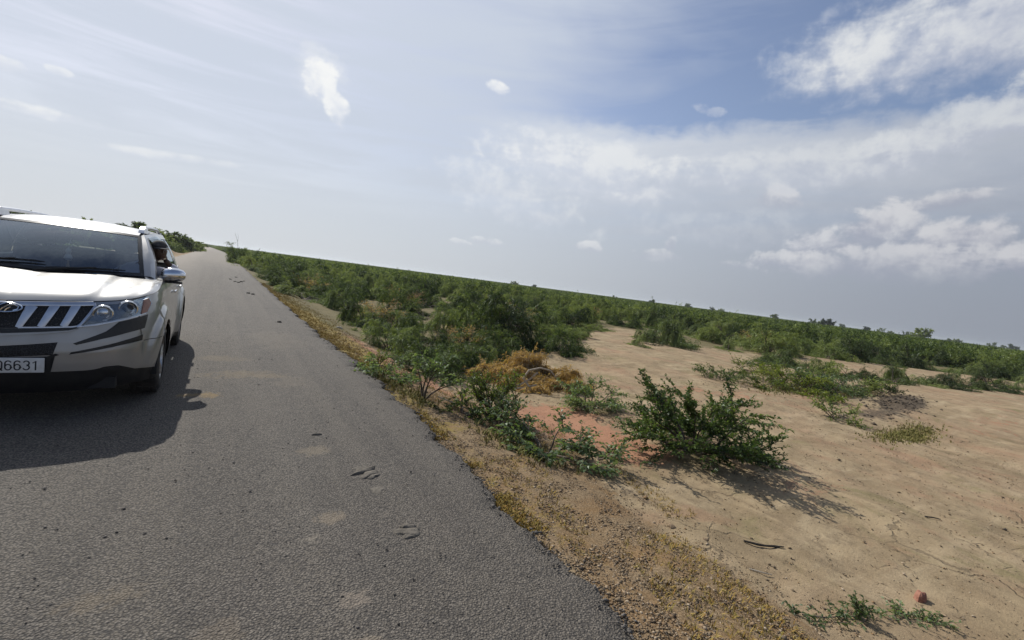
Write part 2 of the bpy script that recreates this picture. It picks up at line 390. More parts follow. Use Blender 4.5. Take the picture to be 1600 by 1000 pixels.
def build_road():
    ys = np.concatenate([np.arange(-7, 22, .06), np.arange(22, 60, .3), np.arange(60, 400, 2.5), np.arange(400, 1500, 20)])
    us = np.linspace(0, 1, 29)
    L, Rr = edge_left(ys), edge_right(ys)
    X = L[:, None]+(Rr-L)[:, None]*us; Y = np.repeat(ys[:, None], len(us), 1)
    cr_ = .028*(1-(2*us-1)**2)
    rng = np.random.default_rng(2)
    Z = np.repeat(cr_[None], len(ys), 0)+.006*np.sin(X*1.9+Y*.7)*np.sin(Y*.9)
    # skirts down the broken edges
    jag = rng.normal(0, .012, len(ys))
    brk = np.convolve(rng.normal(0, 1, len(ys)), np.hanning(9)/3, 'same')*.016*(ys < 24); X[:, -1] += brk; X[:, -2] += brk*.5; Rr = Rr+brk
    Xr = np.stack([Rr+.015+jag, Rr+.03+jag*1.5, Rr+.05], 1); Zr = np.stack([Z[:, -1]-.014, Z[:, -1]-.05, np.full(len(ys), -.12)], 1)
    Xl = np.stack([L-.05, L-.03+jag, L-.015+jag], 1); Zl = Zr[:, ::-1]
    X = np.concatenate([Xl, X, Xr], 1); Z = np.concatenate([Zl, Z, Zr], 1); Y = np.repeat(ys[:, None], X.shape[1], 1)
    n, m = X.shape; i = np.arange(n*m).reshape(n, m)
    F = np.stack([i[:-1, :-1], i[:-1, 1:], i[1:, 1:], i[1:, :-1]], -1).reshape(-1, 4)
    me = mesh_np('road', np.stack([X, Y, Z], -1), F)
    m_, g, b = principled('asphalt', None, .82, 0, 0, .35)
    P = g.new('ShaderNodeNewGeometry').outputs['Position']
    px, py, pz = g.sep(P)
    v1 = g.new('ShaderNodeTexVoronoi', feature='F1'); v1.inputs['Scale'].default_value = 84; g.l.new(P, v1.inputs['Vector'])
    v2 = g.new('ShaderNodeTexVoronoi', feature='F1'); v2.inputs['Scale'].default_value = 135; g.l.new(P, v2.inputs['Vector'])
    n1 = g.noise(P, .5, 4, .6); n2 = g.noise(P, 3.2, 5, .65, .4); n3 = g.noise(P, 22, 4, .7); n4 = g.noise(P, 95, 3, .7)
    lane = g.new('ShaderNodeMapping'); lane.inputs['Scale'].default_value = (2.2, .06, 1); g.l.new(P, lane.inputs[0])
    nl = g.noise(lane.outputs[0], 1.4, 4, .6)
    agg = g.m('FRACT', g.m('MULTIPLY', g.sep(v1.outputs['Color'])[0], 7.3))
    c = g.mix(g.ss(.25, .75, n2), (.077, .066, .053), (.106, .091, .073))
    c = g.mix(g.m('MULTIPLY', g.ss(.40, .58, nl), .8), c, (.138, .118, .092))
    c = g.mix(g.m('MULTIPLY', g.ss(.42, .72, n1), .55), c, (.135, .114, .088))
    c = g.mix(g.m('MULTIPLY', g.ss(.52, .68, g.noise(P, 1.4, 6, .7, .6)), .45), c, (.062, .055, .047))
    trk = g.m('ADD', g.ss(.42, .0, g.m('ABSOLUTE', g.m('SUBTRACT', px, .55))), g.ss(.42, .0, g.m('ABSOLUTE', g.m('SUBTRACT', px, -1.0))))
    c = g.mix(g.m('MULTIPLY', trk, g.m('MULTIPLY', g.ss(.3, .6, n2), .35)), c, (.155, .138, .115))
    c = g.mix(g.m('MULTIPLY', g.ss(.35, .85, agg), .55), c, (.22, .192, .158))
    c = g.mix(g.m('MULTIPLY', g.ss(.36, .62, v1.outputs['Distance']), .7), c, (.030, .027, .025))
    c = g.mix(g.m('MULTIPLY', g.ss(.56, .66, n4), .5), c, (.22, .192, .158))
    c = g.mix(g.m('MULTIPLY', g.ss(.58, .70, n3), .5), c, (.05, .047, .044))
    # dust drifted onto the edge and over the broken stretch further on
    dust = g.m('MULTIPLY', g.ss(30, 62, g.m('ADD', py, g.m('MULTIPLY', g.m('SUBTRACT', n1, .5), 30))), .55)
    dust = g.m('MAXIMUM', dust, g.m('MULTIPLY', g.ss(.4, -2.6, g.m('ADD', px, g.m('MULTIPLY', n1, .8))), g.m('MULTIPLY', g.ss(10, 38, py), .95)))
    c = g.mix(dust, c, (.215, .185, .148))
    # dried dung and mud trodden flat: stains with a shape of their own
    wob = g.m('SUBTRACT', g.m('ADD', n2, n3), 1.0)
    for (sx, sy, rx, ry, k, cc) in [(-.06, 5.67, .20, .13, .9, (.25, .165, .06)), (.42, 6.6, .5, .25, .6, (.20, .15, .085)), (.15, 7.6, .4, .2, .4, (.20, .15, .085)), (.71, 2.80, .10, .08, .7, (.26, .205, .14)), (.76, 3.91, .14, .12, .6, (.25, .20, .135)),
                                    (.66, 2.02, .09, .07, .8, (.24, .195, .15)), (.63, 1.72, .08, .07, .7, (.24, .195, .14)), (-.3, 2.45, .20, .09, .4, (.22, .165, .10)), (.1, 2.02, .12, .12, .35, (.22, .17, .115)), (1.02, 2.72, .05, .04, .7, (.26, .22, .17)), (.55, 2.6, .06, .05, .6, (.26, .22, .17)), (.9, 6.2, .3, .3, .3, (.21, .17, .12)), (1.0, 9.5, .5, 1.2, .3, (.2, .165, .12))]:
        u = g.m('DIVIDE', g.m('SUBTRACT', px, sx), rx); v = g.m('DIVIDE', g.m('SUBTRACT', py, sy), ry)
        q = g.m('SUBTRACT', 1.0, g.m('ADD', g.m('MULTIPLY', u, u), g.m('MULTIPLY', v, v)))
        c = g.mix(g.m('MULTIPLY', g.ss(-.1, .9, g.m('ADD', q, g.m('MULTIPLY', wob, 3.8))), k*.68), c, cc)
    g.put(b.inputs['Base Color'], c)
    h = g.m('ADD', g.m('MULTIPLY', v1.outputs['Distance'], -.9), g.m('ADD', g.m('MULTIPLY', v2.outputs['Distance'], -.3), g.m('MULTIPLY', n4, .5)))
    h = g.m('ADD', h, g.m('MULTIPLY', n3, .8))
    bp = g.new('ShaderNodeBump'); bp.inputs['Strength'].default_value = .8; bp.inputs['Distance'].default_value = .012
    g.put(bp.inputs['Height'], h); g.l.new(bp.outputs[0], b.inputs['Normal'])
    return tag(link('road', me, None, m_), kind='structure')
build_road()

# ------------------------------------------------------------------ loose grit and dry grass on the road side (uncountable)
def rocks(name, P, S, rng, mat, kind='stuff'):
    """many small angular stones in one mesh"""
    base = np.array([(1, 0, 0), (-1, 0, 0), (0, 1, 0), (0, -1, 0), (0, 0, 1), (0, 0, -.6)], float)
    F0 = np.array([(0, 2, 4), (2, 1, 4), (1, 3, 4), (3, 0, 4), (2, 0, 5), (1, 2, 5), (3, 1, 5), (0, 3, 5)])
    n = len(P)
    V = base[None]*(1+rng.uniform(-.35, .35, (n, 6, 1)))*S[:, None, None]*np.stack([rng.uniform(.8, 1.4, n), rng.uniform(.7, 1.2, n), rng.uniform(.45, .8, n)], -1)[:, None]
    a = rng.uniform(0, 6.28, n); ca, sa = np.cos(a)[:, None], np.sin(a)[:, None]
    X = V[..., 0]*ca-V[..., 1]*sa; Y = V[..., 0]*sa+V[..., 1]*ca
    V = np.stack([X, Y, V[..., 2]], -1)+P[:, None]
    F = (F0[None]+(np.arange(n)*6)[:, None, None]).reshape(-1, 3)
    o = link(name, mesh_np(name, V, F, smooth=False), None, mat)
    return tag(o, kind=kind)
def island_mat(name, cols, rough=.9, spec=.2):
    m_, g, b = principled(name, None, rough, 0, 0, spec)
    r = g.new('ShaderNodeValToRGB'); g.l.new(g.new('ShaderNodeNewGeometry').outputs['Random Per Island'], r.inputs[0])
    e = r.color_ramp.elements
    while len(e) < len(cols): e.new(.5)
    for i, c in enumerate(cols): e[i].position = i/(len(cols)-1); e[i].color = (*c, 1)
    g.l.new(r.outputs[0], b.inputs['Base Color'])
    return m_
M_GRIT = island_mat('grit', [(.13, .095, .06), (.30, .225, .14), (.085, .07, .055), (.26, .165, .085), (.38, .31, .225)])
M_CHIP = island_mat('asphalt_chips', [(.05, .045, .04), (.11, .10, .088), (.19, .17, .148), (.08, .073, .065)])
M_STRAW = island_mat('straw_grass', [(.33, .21, .05), (.25, .175, .04), (.36, .26, .09), (.19, .16, .035), (.31, .165, .045)])
def scatter_road_side():
    rng = np.random.default_rng(11)
    n = 60000
    y = .4+12*rng.random(n)**1.8; d = np.abs(rng.normal(.15, .95, n)); keep = d < 2.3
    y, d = y[keep], d[keep]; x = edge_right(y)+.03+d
    s = np.exp(rng.normal(math.log(.0056), .42, len(x))).clip(.003, .028)
    rocks('gravel', np.stack([x, y, ground_z(x, y)+s*.2], -1), s, rng, M_GRIT)
    n = 9000
    x = 3.4+12*rng.random(n); y = .2+8*rng.random(n)**1.4
    s = np.exp(rng.normal(math.log(.006), .5, n)).clip(.003, .03)
    rocks('gravel', np.stack([x, y, ground_z(x, y)+s*.2], -1), s, rng, M_GRIT)
    n = 1700
    y = .8+11*rng.random(n)**1.5; x = edge_right(y)+.03+rng.normal(.0, .05, n)
    s = np.exp(rng.normal(math.log(.0075), .4, n)).clip(.004, .02)
    z = np.where(x < edge_right(y)+.02, .004, -.05)
    rocks('asphalt_crumbs', np.stack([x, y, z+s*.2], -1), s, rng, M_CHIP)
    n = 2600
    y = .8+12*rng.random(n)**1.5; x = -1.2+rng.random(n)*3.05
    s = np.exp(rng.normal(math.log(.0045), .35, n)).clip(.003, .013)
    u = (x-edge_left(y))/(edge_right(y)-edge_left(y))
    rocks('road_grit', np.stack([x, y, .028*(1-(2*u-1)**2)+.004+s*.25], -1), s, rng, M_CHIP)
scatter_road_side()
def heap_clods():
    rng = np.random.default_rng(3); n = 700
    x = rng.normal(18.7, 1.6, n); y = 4.45+.12*(x-19)+rng.normal(0, .36, n); s = np.exp(rng.normal(math.log(.03), .45, n)).clip(.012, .085)
    rocks('soil_clods', np.stack([x, y, ground_z(x, y)], -1), s, rng, island_mat('dark_soil', [(.05, .04, .03), (.09, .07, .05), (.13, .10, .07), (.065, .052, .04)]))
heap_clods()

def blades(name, P, H, rng, mat, lean=.6, width=.006, nb=5, lmin=.2):
    n = len(P); k = n*nb
    a = rng.uniform(0, 6.28, k); l = rng.uniform(lmin, 1, k)*lean
    h = np.repeat(H, nb)*rng.uniform(.5, 1.1, k)
    base = np.repeat(P, nb, 0)+np.stack([rng.normal(0, .012, k), rng.normal(0, .012, k), np.zeros(k)], -1)
    dv = np.stack([np.cos(a)*l, np.sin(a)*l, np.ones(k)*np.sqrt(np.clip(1-l*l, .05, 1))], -1)
    side = np.stack([-np.sin(a), np.cos(a), np.zeros(k)], -1)*width*rng.uniform(.6, 1.3, k)[:, None]
    mid = base+dv*h[:, None]*.6; tip = base+dv*h[:, None]+np.stack([np.cos(a), np.sin(a), -np.ones(k)*.6], -1)*(h*.28*l/lean)[:, None]
    V = np.stack([base-side, base+side, mid+side*.8, mid-side*.8, tip], 1)
    i = (np.arange(k)*5)[:, None]
    return tag(link(name, mesh_np(name, V, [i+np.array([[0, 1, 2, 3]]), i+np.array([[3, 2, 4]])]), None, mat), kind='stuff')
def scatter_grass():
    rng = np.random.default_rng(23)
    # low golden grass hugging the asphalt edge
    n = 9000
    y = .7+27*rng.random(n)**1.4; w = .10+.45*sm(6, 14, y)
    d = .02+np.abs(rng.normal(0, 1, n))*w
    cl = np.sin(y*3.1)+np.sin(y*7.7+1)+.6*np.sin(y*17); keep = (cl > .25) | (y > 9)
    y, d = y[keep], d[keep]; x = edge_right(y)+d
    blades('dry_grass', np.stack([x, y, ground_z(x, y)], -1), rng.uniform(.02, .055, len(x)), rng, M_STRAW, .9, .004, 6)
    # straw scattered flat over the gravel and around the shrubs
    n = 7500
    y = .8+11*rng.random(n)**1.4; d = rng.random(n)**.8*2.5; x = edge_right(y)+d
    cl = np.sin(x*2.3+y)+np.sin(y*2.9-x*3); keep = cl > .1
    x, y = x[keep], y[keep]
    blades('dry_grass', np.stack([x, y, ground_z(x, y)], -1), rng.uniform(.02, .06, len(x)), rng, M_STRAW, .98, .003, 4)
    pts = []
    for cx, cy, rx, ry, k in [(13.9, 2.95, 1.7, .35, 900), (16.9, 6.4, 2.4, .6, 1200), (18.5, 5.6, 2.2, .4, 500), (2.3, 6.9, .3, .8, 260), (2.5, 5.8, .3, .5, 120), (3.2, 4.2, .45, .6, 260)]:
        pts.append(np.stack([rng.normal(cx, rx*.55, k), rng.normal(cy, ry*.55, k)], -1))
    p = np.concatenate(pts)
    blades('weed_grass', np.c_[p, ground_z(p[:, 0], p[:, 1])], rng.uniform(.04, .11, len(p)), rng, island_mat('olive_grass', [(.16, .16, .045), (.24, .205, .07), (.12, .13, .035), (.28, .22, .09)]), .7, .006, 5)
scatter_grass()

def scatter_litter():
    # dry leaf litter and broken twigs under and around the shrubs, crumbs over the sand
    rng = np.random.default_rng(41); P = []
    for cx, cy, r, k in [(6.3, 3.6, .8, 900), (3.6, 4.2, .7, 500), (3.65, 5.4, .6, 500), (6.4, 6.0, .7, 450), (6.5, 7.9, 1.1, 900), (2.6, 5.9, .4, 220), (13.3, 4.2, .8, 300), (17.5, 6.0, 2.2, 900), (4.4, 3.9, .6, 250), (9.5, 13.2, 2, 600), (10.6, 12, 1.3, 500), (20.5, 14.8, 2.2, 500)]:
        P.append(np.stack([rng.normal(cx, r*.6, k), rng.normal(cy, r*.6, k)], -1))
    n = 3000; P.append(np.stack([3.4+14*rng.random(n)**.9, .3+11*rng.random(n)], -1))
    p = np.concatenate(P); p = p[p[:, 0] > edge_right(p[:, 1])+.1]
    blades('plant_litter', np.c_[p, ground_z(p[:, 0], p[:, 1])+.002], rng.uniform(.012, .06, len(p)), rng, island_mat('dry_litter', [(.10, .075, .045), (.20, .14, .08), (.055, .042, .03), (.28, .21, .13)]), .995, .0035, 3, .93)
scatter_litter()
# ------------------------------------------------------------------ vegetation
def leaf_mat(name, c_dark, c_mid, c_light, trans=.35, gloss=.12, var=.25):
    m = bpy.data.materials.new(name); m.use_nodes = True
    g = NT(m.node_tree); g.n.clear()
    geo = g.new('ShaderNodeNewGeometry'); P = geo.outputs['Position']
    rnd = geo.outputs['Random Per Island']
    oi = g.new('ShaderNodeObjectInfo').outputs['Random']
    n = g.noise(P, 1.3, 3, .6)
    f = g.m('ADD', g.m('MULTIPLY', rnd, .5), g.m('MULTIPLY', g.m('SUBTRACT', n, .33), 1.5))
    f = g.m('ADD', f, g.m('MULTIPLY', g.m('SUBTRACT', oi, .5), var*2))
    r = g.new('ShaderNodeValToRGB'); g.l.new(f, r.inputs[0]); e = r.color_ramp.elements
    e.new(.5); e[0].position = .1; e[2].position = .95
    for i, c in enumerate((c_dark, c_mid, c_light)): e[i].color = (*c, 1)
    col = r.outputs[0]
    d = g.new('ShaderNodeBsdfDiffuse'); g.l.new(col, d.inputs[0])
    t = g.new('ShaderNodeBsdfTranslucent'); g.l.new(g.mix(1, col, (1.5, 1.5, .7), 'MULTIPLY'), t.inputs[0])
    gl = g.new('ShaderNodeBsdfGlossy'); gl.inputs['Roughness'].default_value = .45; g.put(gl.inputs[0], (.8, .85, .8))
    a = g.new('ShaderNodeMixShader'); a.inputs[0].default_value = trans; g.l.new(d.outputs[0], a.inputs[1]); g.l.new(t.outputs[0], a.inputs[2])
    b = g.new('ShaderNodeMixShader'); b.inputs[0].default_value = gloss*.5; g.l.new(a.outputs[0], b.inputs[1]); g.l.new(gl.outputs[0], b.inputs[2])
    o = g.new('ShaderNodeOutputMaterial'); g.l.new(b.outputs[0], o.inputs[0])
    return m
M_LEAF = leaf_mat('thorn_scrub_leaf', (.026, .044, .016), (.082, .122, .038), (.215, .26, .088), trans=.38, gloss=.05, var=.5)
M_LEAF_P = leaf_mat('dusty_scrub_leaf', (.038, .058, .024), (.108, .15, .056), (.245, .285, .115), trans=.38, gloss=.05, var=.4)
M_LEAF_Y = leaf_mat('yellowish_leaf', (.06, .085, .018), (.125, .165, .030), (.21, .235, .05), trans=.5, gloss=.05)
M_LEAF_G = leaf_mat('greyish_leaf', (.055, .085, .036), (.105, .155, .066), (.18, .235, .11), trans=.42, gloss=.06)
M_HERO = leaf_mat('thorn_bush_leaf', (.036, .064, .022), (.092, .142, .042), (.20, .245, .075), trans=.4, gloss=.05)
M_DEAD = leaf_mat('dead_leaf', (.17, .10, .038), (.36, .23, .085), (.52, .36, .16), trans=.35, gloss=.05)
M_TWIG = mottled('twig_bark', (.055, .042, .032), (.13, .105, .08), 14, .9)
M_PALE = mottled('weathered_wood', (.34, .28, .20), (.50, .44, .34), 20, .85)

def norm(a): return a/np.maximum(np.linalg.norm(a, axis=-1, keepdims=True), 1e-9)

class Bush:
    """stems, side branches and twigs grown with droop; leaves sit on the twigs"""
    def __init__(s, seed):
        s.r = np.random.default_rng(seed); s.br = []; s.tw = []
    def curve(s, p, d, L, n, grav, wig):
        P = [np.array(p, float)]; d = np.array(d, float); st = L/(n-1)
        for i in range(n-1):
            d = d+s.r.normal(0, wig, 3)+np.array([0, 0, -grav*st])
            d /= np.linalg.norm(d); q = P[-1]+d*st
            if q[2] < .03: q[2] = .03+abs(s.r.normal(0, .02)); d[2] = abs(d[2])*.3
            P.append(q)
        return np.array(P)
    def grow(s, W=3., H=1.6, stems=9, sides=8, twigs=5, spread=(20, 75), grav=.35, base=.15, tl=.42, flat=.5, lo=.28):
        r = s.r
        for k in range(stems):
            a = 2*math.pi*(k+r.uniform(-.35, .35))/stems; e = R(r.uniform(*spread))
            L = math.hypot(W/2*math.cos(e), H*math.sin(e))*r.uniform(.85, 1.25)
            b = np.array([math.cos(a)*base*r.random(), math.sin(a)*base*r.random(), 0])
            C = s.curve(b, (math.cos(a)*math.cos(e), math.sin(a)*math.cos(e), math.sin(e)), L, 10, grav, .10)
            s.br.append((C, .010+.009*L, .004))
            for j in range(sides):
                t = lo+(1-lo)*(j+r.random())/sides; i = min(int(t*9), 8); p = C[i]+(C[i+1]-C[i])*(t*9-i)
                T = norm(C[i+1]-C[i]); sd = np.cross(T, (0, 0, 1)); sd = norm(sd+1e-6)*r.choice([-1, 1])
                d = T*r.uniform(.4, 1)+sd*r.uniform(.3, 1.1)+np.array([0, 0, r.uniform(-.2, .75)*(1-flat*.5)])
                L2 = L*r.uniform(.28, .50)*(1.15-.55*t)
                C2 = s.curve(p, norm(d), L2, 7, grav*1.4, .14); s.br.append((C2, .004+.006*L2, .002))
                for q in range(twigs):
                    t2 = .15+.85*(q+r.random())/twigs; i2 = min(int(t2*6), 5); p2 = C2[i2]+(C2[i2+1]-C2[i2])*(t2*6-i2)
                    T2 = norm(C2[i2+1]-C2[i2]); sd2 = norm(np.cross(T2, (0, 0, 1))+1e-6)*r.choice([-1, 1])
                    d2 = T2*r.uniform(.7, 1.2)+sd2*r.uniform(.2, .8)+np.array([0, 0, r.uniform(-.2, .42)])
                    s.tw.append(s.curve(p2, norm(d2), tl*r.uniform(.6, 1.3), 5, grav*2.2, .12))
                s.tw.append(C2[2:])
            s.tw.append(C[6:])
        return s
    def fit(s, W, H):
        a = np.concatenate(s.tw); r = np.percentile(np.hypot(a[:, 0], a[:, 1]), 97); h = np.percentile(a[:, 2], 99.5)
        k = np.array([W/2/r, W/2/r, H/h])
        s.tw = [c*k for c in s.tw]; s.br = [(c*k, ra, rb) for c, ra, rb in s.br]
        return s
    def branches(s, name, n=5, twigs=True):
        V = []; F = []; b = 0
        L = list(s.br)+([(t, .0035, .0015) for t in s.tw] if twigs else [])
        for C, ra, rb in L:
            nn = n if ra > .006 else 3
            k = len(C); T = norm(np.gradient(C, axis=0)); A = norm(np.cross(T, (.31, .2, .93))); B = np.cross(T, A)
            ang = 2*np.pi*np.arange(nn)/nn; rad = np.linspace(ra, rb, k)
            V.append((C[:, None]+rad[:, None, None]*(np.cos(ang)[None, :, None]*A[:, None]+np.sin(ang)[None, :, None]*B[:, None])).reshape(-1, 3))
            i = np.arange(k-1)[:, None]*nn+np.arange(nn)[None]; j = np.arange(k-1)[:, None]*nn+(np.arange(nn)[None]+1) % nn
            F.append((np.stack([i, j, j+nn, i+nn], -1)+b).reshape(-1, 4)); b += k*nn
        return mesh_np(name, np.concatenate(V), np.concatenate(F))
    def leaves(s, name, sp=.05, ll=.09, w=.26, pinn=2, hang=.35, up=.1, per=1, al=0.):
        r = s.r; Ps = []; Ts = []
        for C in s.tw:
            sl = np.linalg.norm(np.diff(C, axis=0), axis=1); L = sl.sum(); n = max(2, int(L/sp))
            t = (np.arange(n)+r.random(n))/n*L; cs = np.r_[0, np.cumsum(sl)]
            Ps.append(np.stack([np.interp(t, cs, C[:, k]) for k in range(3)], -1))
            i = np.clip(np.searchsorted(cs, t)-1, 0, len(C)-2); Ts.append(norm(C[i+1]-C[i]))
        P = np.repeat(np.concatenate(Ps), per, 0); T = np.repeat(np.concatenate(Ts), per, 0); n = len(P)
        sd = norm(np.cross(T, (0, 0, 1))+1e-6)*r.choice([-1, 1], n)[:, None]
        D0 = norm(T*(r.uniform(.35, 1.1, (n, 1))+al)+sd*r.uniform(.35, 1, (n, 1))+np.array([0, 0, 1])*r.uniform(up-.3, up+.3, (n, 1))+r.normal(0, .15, (n, 3)))
        VV = []; FF = []; b = 0
        for q in range(pinn):
            ax = norm(np.cross(D0, r.normal(0, 1, (n, 3))))
            D = norm(D0+ax*(.55 if pinn > 1 else 0)*(1 if q else -1))
            l = ll*r.uniform(.6, 1.25, (n, 1)); sdv = norm(np.cross(D, r.normal(0, .6, (n, 3))+np.array([0, 0, 1])))*l*w*.5
            up_ = np.array([0, 0, 1.])
            m = P+D*l*.5+up_*l*.06; e = P+D*l-up_*l*hang*r.uniform(.3, 1, (n, 1))
            V = np.stack([P, m-sdv, e, m+sdv], 1)
            VV.append(V.reshape(-1, 3)); FF.append(np.arange(n*4).reshape(n, 4)+b); b += n*4
        return mesh_np(name, np.concatenate(VV), np.concatenate(FF), smooth=False)

def bush(seed, leafmat, gk, lk, name, label, cat, group, loc, rz=0, scale=(1, 1, 1), twigmat=None):
    b = Bush(seed).grow(**gk).fit(gk['W'], gk['H'])
    t = empty(name, loc, label, cat, group, rz); t.scale = scale
    link('branches', b.branches('branches'), t, twigmat or M_TWIG)
    link('foliage', b.leaves('foliage', **lk), t, leafmat)
    return t
def copy_thing(src, loc, rz, scale, label, group):
    r = src.copy(); COL.objects.link(r); r.location = loc; r.rotation_euler = (0, 0, rz); r.scale = scale
    r['label'] = label
    if group: r['group'] = group
    elif 'group' in r: del r['group']
    for ch in src.children:
        c = ch.copy(); COL.objects.link(c); c.parent = r
    return r
def at(x, y, dz=-.03): return (x, y, gz(x, y)+dz)

SHRUB = 'shrubs standing apart on the sand and road side'
NEAR = dict(sp=.030, ll=.065, w=.32, hang=.3)
# the solitary bush in front
bush(3, M_HERO, dict(W=2.55, H=1.10, stems=16, sides=8, twigs=5, spread=(4, 72), grav=.22, tl=.36, base=.22, lo=.16), dict(sp=.021, ll=.060, w=.42, hang=.2, per=1), 'thorn_bush', 'dense dark green thorny bush alone on the sand, its long shadow falling towards the viewer', 'bush', SHRUB, at(6.25, 3.72), .6)
# low broad-leaved plant on the foot of the road bank
bush(8, M_LEAF_G, dict(W=1.75, H=.46, stems=9, sides=6, twigs=4, spread=(18, 60), grav=.55, tl=.26, base=.12, lo=.3), dict(sp=.030, ll=.075, w=.5, pinn=1, hang=.35), 'low_shrub', 'low sprawling grey-green shrub with broad leaves at the foot of the gravel bank', 'shrub', SHRUB, at(3.62, 4.15), .2)
bush(9, M_LEAF_G, dict(W=1.1, H=.40, stems=6, sides=5, twigs=3, spread=(15, 50), grav=.6, tl=.24, base=.08, lo=.3), dict(sp=.032, ll=.07, w=.5, pinn=1, hang=.35), 'low_shrub', 'flat leafy runner of the grey-green shrub reaching over reddish soil', 'shrub', SHRUB, at(4.35, 3.95), 1.2)
# upright yellow-green shrub
bush(14, M_LEAF_Y, dict(W=.9, H=.80, stems=14, sides=6, twigs=4, spread=(45, 88), grav=.2, tl=.22, base=.14, lo=.2), dict(sp=.034, ll=.06, w=.28), 'yellow_green_shrub', 'upright bright yellow-green shrub beside the patch of red soil', 'shrub', SHRUB, at(3.68, 5.6), 0)
bush(15, M_LEAF_G, dict(W=.8, H=.55, stems=8, sides=5, twigs=4, spread=(25, 75), grav=.4, tl=.22, base=.1, lo=.3), dict(sp=.03, ll=.065, w=.42, pinn=1), 'low_shrub', 'leafy shrub growing just in front of the yellow-green upright one', 'shrub', SHRUB, at(3.5, 4.95), 0)
# small bush to the right of the dead heap
bush(21, M_LEAF_G, dict(W=1.5, H=.62, stems=9, sides=6, twigs=4, spread=(20, 70), grav=.4, tl=.28, base=.1, lo=.35), dict(sp=.036, ll=.07, w=.34), 'small_bush', 'small green bush on a dark stem next to the heap of dead brushwood', 'bush', SHRUB, at(6.35, 6.1), 2)
# shrubs on the bank
bush(24, M_LEAF_G, dict(W=.95, H=.75, stems=5, sides=5, twigs=3, spread=(30, 80), grav=.3, tl=.24, base=.05, lo=.35), dict(sp=.04, ll=.07, w=.4), 'sapling', 'thin open sapling on the reddish slope of the road bank', 'shrub', SHRUB, at(2.62, 5.85), 0)
bush(25, M_LEAF_G, dict(W=1.1, H=.38, stems=7, sides=5, twigs=3, spread=(15, 55), grav=.5, tl=.22, base=.1), dict(sp=.035, ll=.065, w=.4), 'low_shrub', 'low green clump close to the broken asphalt edge', 'shrub', SHRUB, at(2.36, 6.95), 0)
bush(26, M_LEAF_Y, dict(W=.55, H=.4, stems=6, sides=4, twigs=3, spread=(30, 75), grav=.4, tl=.18, base=.06), dict(sp=.035, ll=.055, w=.35), 'low_shrub', 'small yellowish tuft behind the low clump at the asphalt edge', 'shrub', SHRUB, at(2.5, 7.75), 0)
bush(27, M_LEAF, dict(W=.8, H=.42, stems=6, sides=5, twigs=3, spread=(15, 60), grav=.5, tl=.22, base=.08), dict(sp=.035, ll=.065, w=.4), 'low_shrub', 'dark low shrub beside the pale stick on the slope', 'shrub', SHRUB, at(3.0, 5.3), 0)
# the heap of dead brown brushwood
d_ = bush(31, M_DEAD, dict(W=2.7, H=.66, stems=26, sides=8, twigs=6, spread=(8, 66), grav=.8, tl=.42, base=.9, lo=.1), dict(sp=.022, ll=.12, w=.14, hang=.6, up=-.2), 'dead_bush', 'heap of dead brown brushwood lying on the sand among green shrubs', 'dead bush', None, at(6.5, 7.9), -.5, (1.0, .62, 1), M_PALE)
bl = MB()
for pts in ([(-.35, -1.25, .05), (-.55, -1.2, .28), (-.45, -1.15, .46), (-.2, -1.1, .54), (.05, -1.05, .50), (.18, -1.05, .36)], [(-.8, -1.2, .05), (-.6, -1.22, .14), (-.4, -1.2, .28), (-.25, -1.15, .44)], [(-.85, -1.3, .04), (-.55, -1.32, .08), (-.25, -1.28, .18)]):
    bl.tube(pts, [.026, .024, .022, .019, .016, .011][:len(pts)], 6)
bl.build('bare_branch', M_PALE, d_)['label'] = 'bleached bare branch arching out of the dead heap'
bush(32, M_DEAD, dict(W=1.5, H=.48, stems=14, sides=7, twigs=5, spread=(10, 55), grav=.8, tl=.34, base=.4, lo=.12), dict(sp=.028, ll=.12, w=.14, hang=.6, up=-.1), 'dead_bush', 'smaller dead brown tangle against the shaded thicket, left of the big dead heap', 'dead bush', None, at(5.75, 8.5), 0, (1.1, .8, 1), M_PALE)
# weeds and little bushes out on the clearing
bush(35, M_LEAF_Y, dict(W=2.6, H=.7, stems=14, sides=7, twigs=4, spread=(12, 60), grav=.3, tl=.34, base=.6, lo=.3), dict(sp=.06, ll=.10, w=.25), 'sparse_weed', 'sparse yellow-green weed with thin stalks on the far side of the clearing', 'weed', SHRUB, at(16.4, 6.7), 0)
bush(36, M_LEAF_G, dict(W=2.2, H=.75, stems=13, sides=7, twigs=4, spread=(12, 60), grav=.3, tl=.34, base=.4, lo=.3), dict(sp=.06, ll=.10, w=.28), 'sparse_weed', 'grey-green weed left of the dark soil ridge', 'weed', SHRUB, at(17.6, 6.0), 1)
bush(37, M_LEAF, dict(W=2.3, H=.95, stems=10, sides=6, twigs=4, spread=(15, 60), grav=.35, tl=.34, base=.3, lo=.3), dict(sp=.055, ll=.10, w=.3), 'small_bush', 'green bush right behind the dark soil ridge', 'bush', SHRUB, at(19.6, 6.1), 2)
bush(38, M_LEAF, dict(W=1.3, H=.55, stems=5, sides=5, twigs=4, spread=(12, 55), grav=.25, tl=.3, base=.1, lo=.3), dict(sp=.045, ll=.08, w=.34), 'sapling', 'leaning sapling with a bare top, alone on the sand in front of the weeds', 'shrub', SHRUB, at(13.3, 4.25), .5)
bush(39, M_LEAF, dict(W=1.5, H=.7, stems=6, sides=5, twigs=4, spread=(15, 50), grav=.2, tl=.34, base=.15, lo=.35), dict(sp=.06, ll=.09, w=.3), 'sapling', 'half bare shrub with slanting stems left of the round bush on the sand', 'shrub', SHRUB, at(18.7, 14.6), .5)
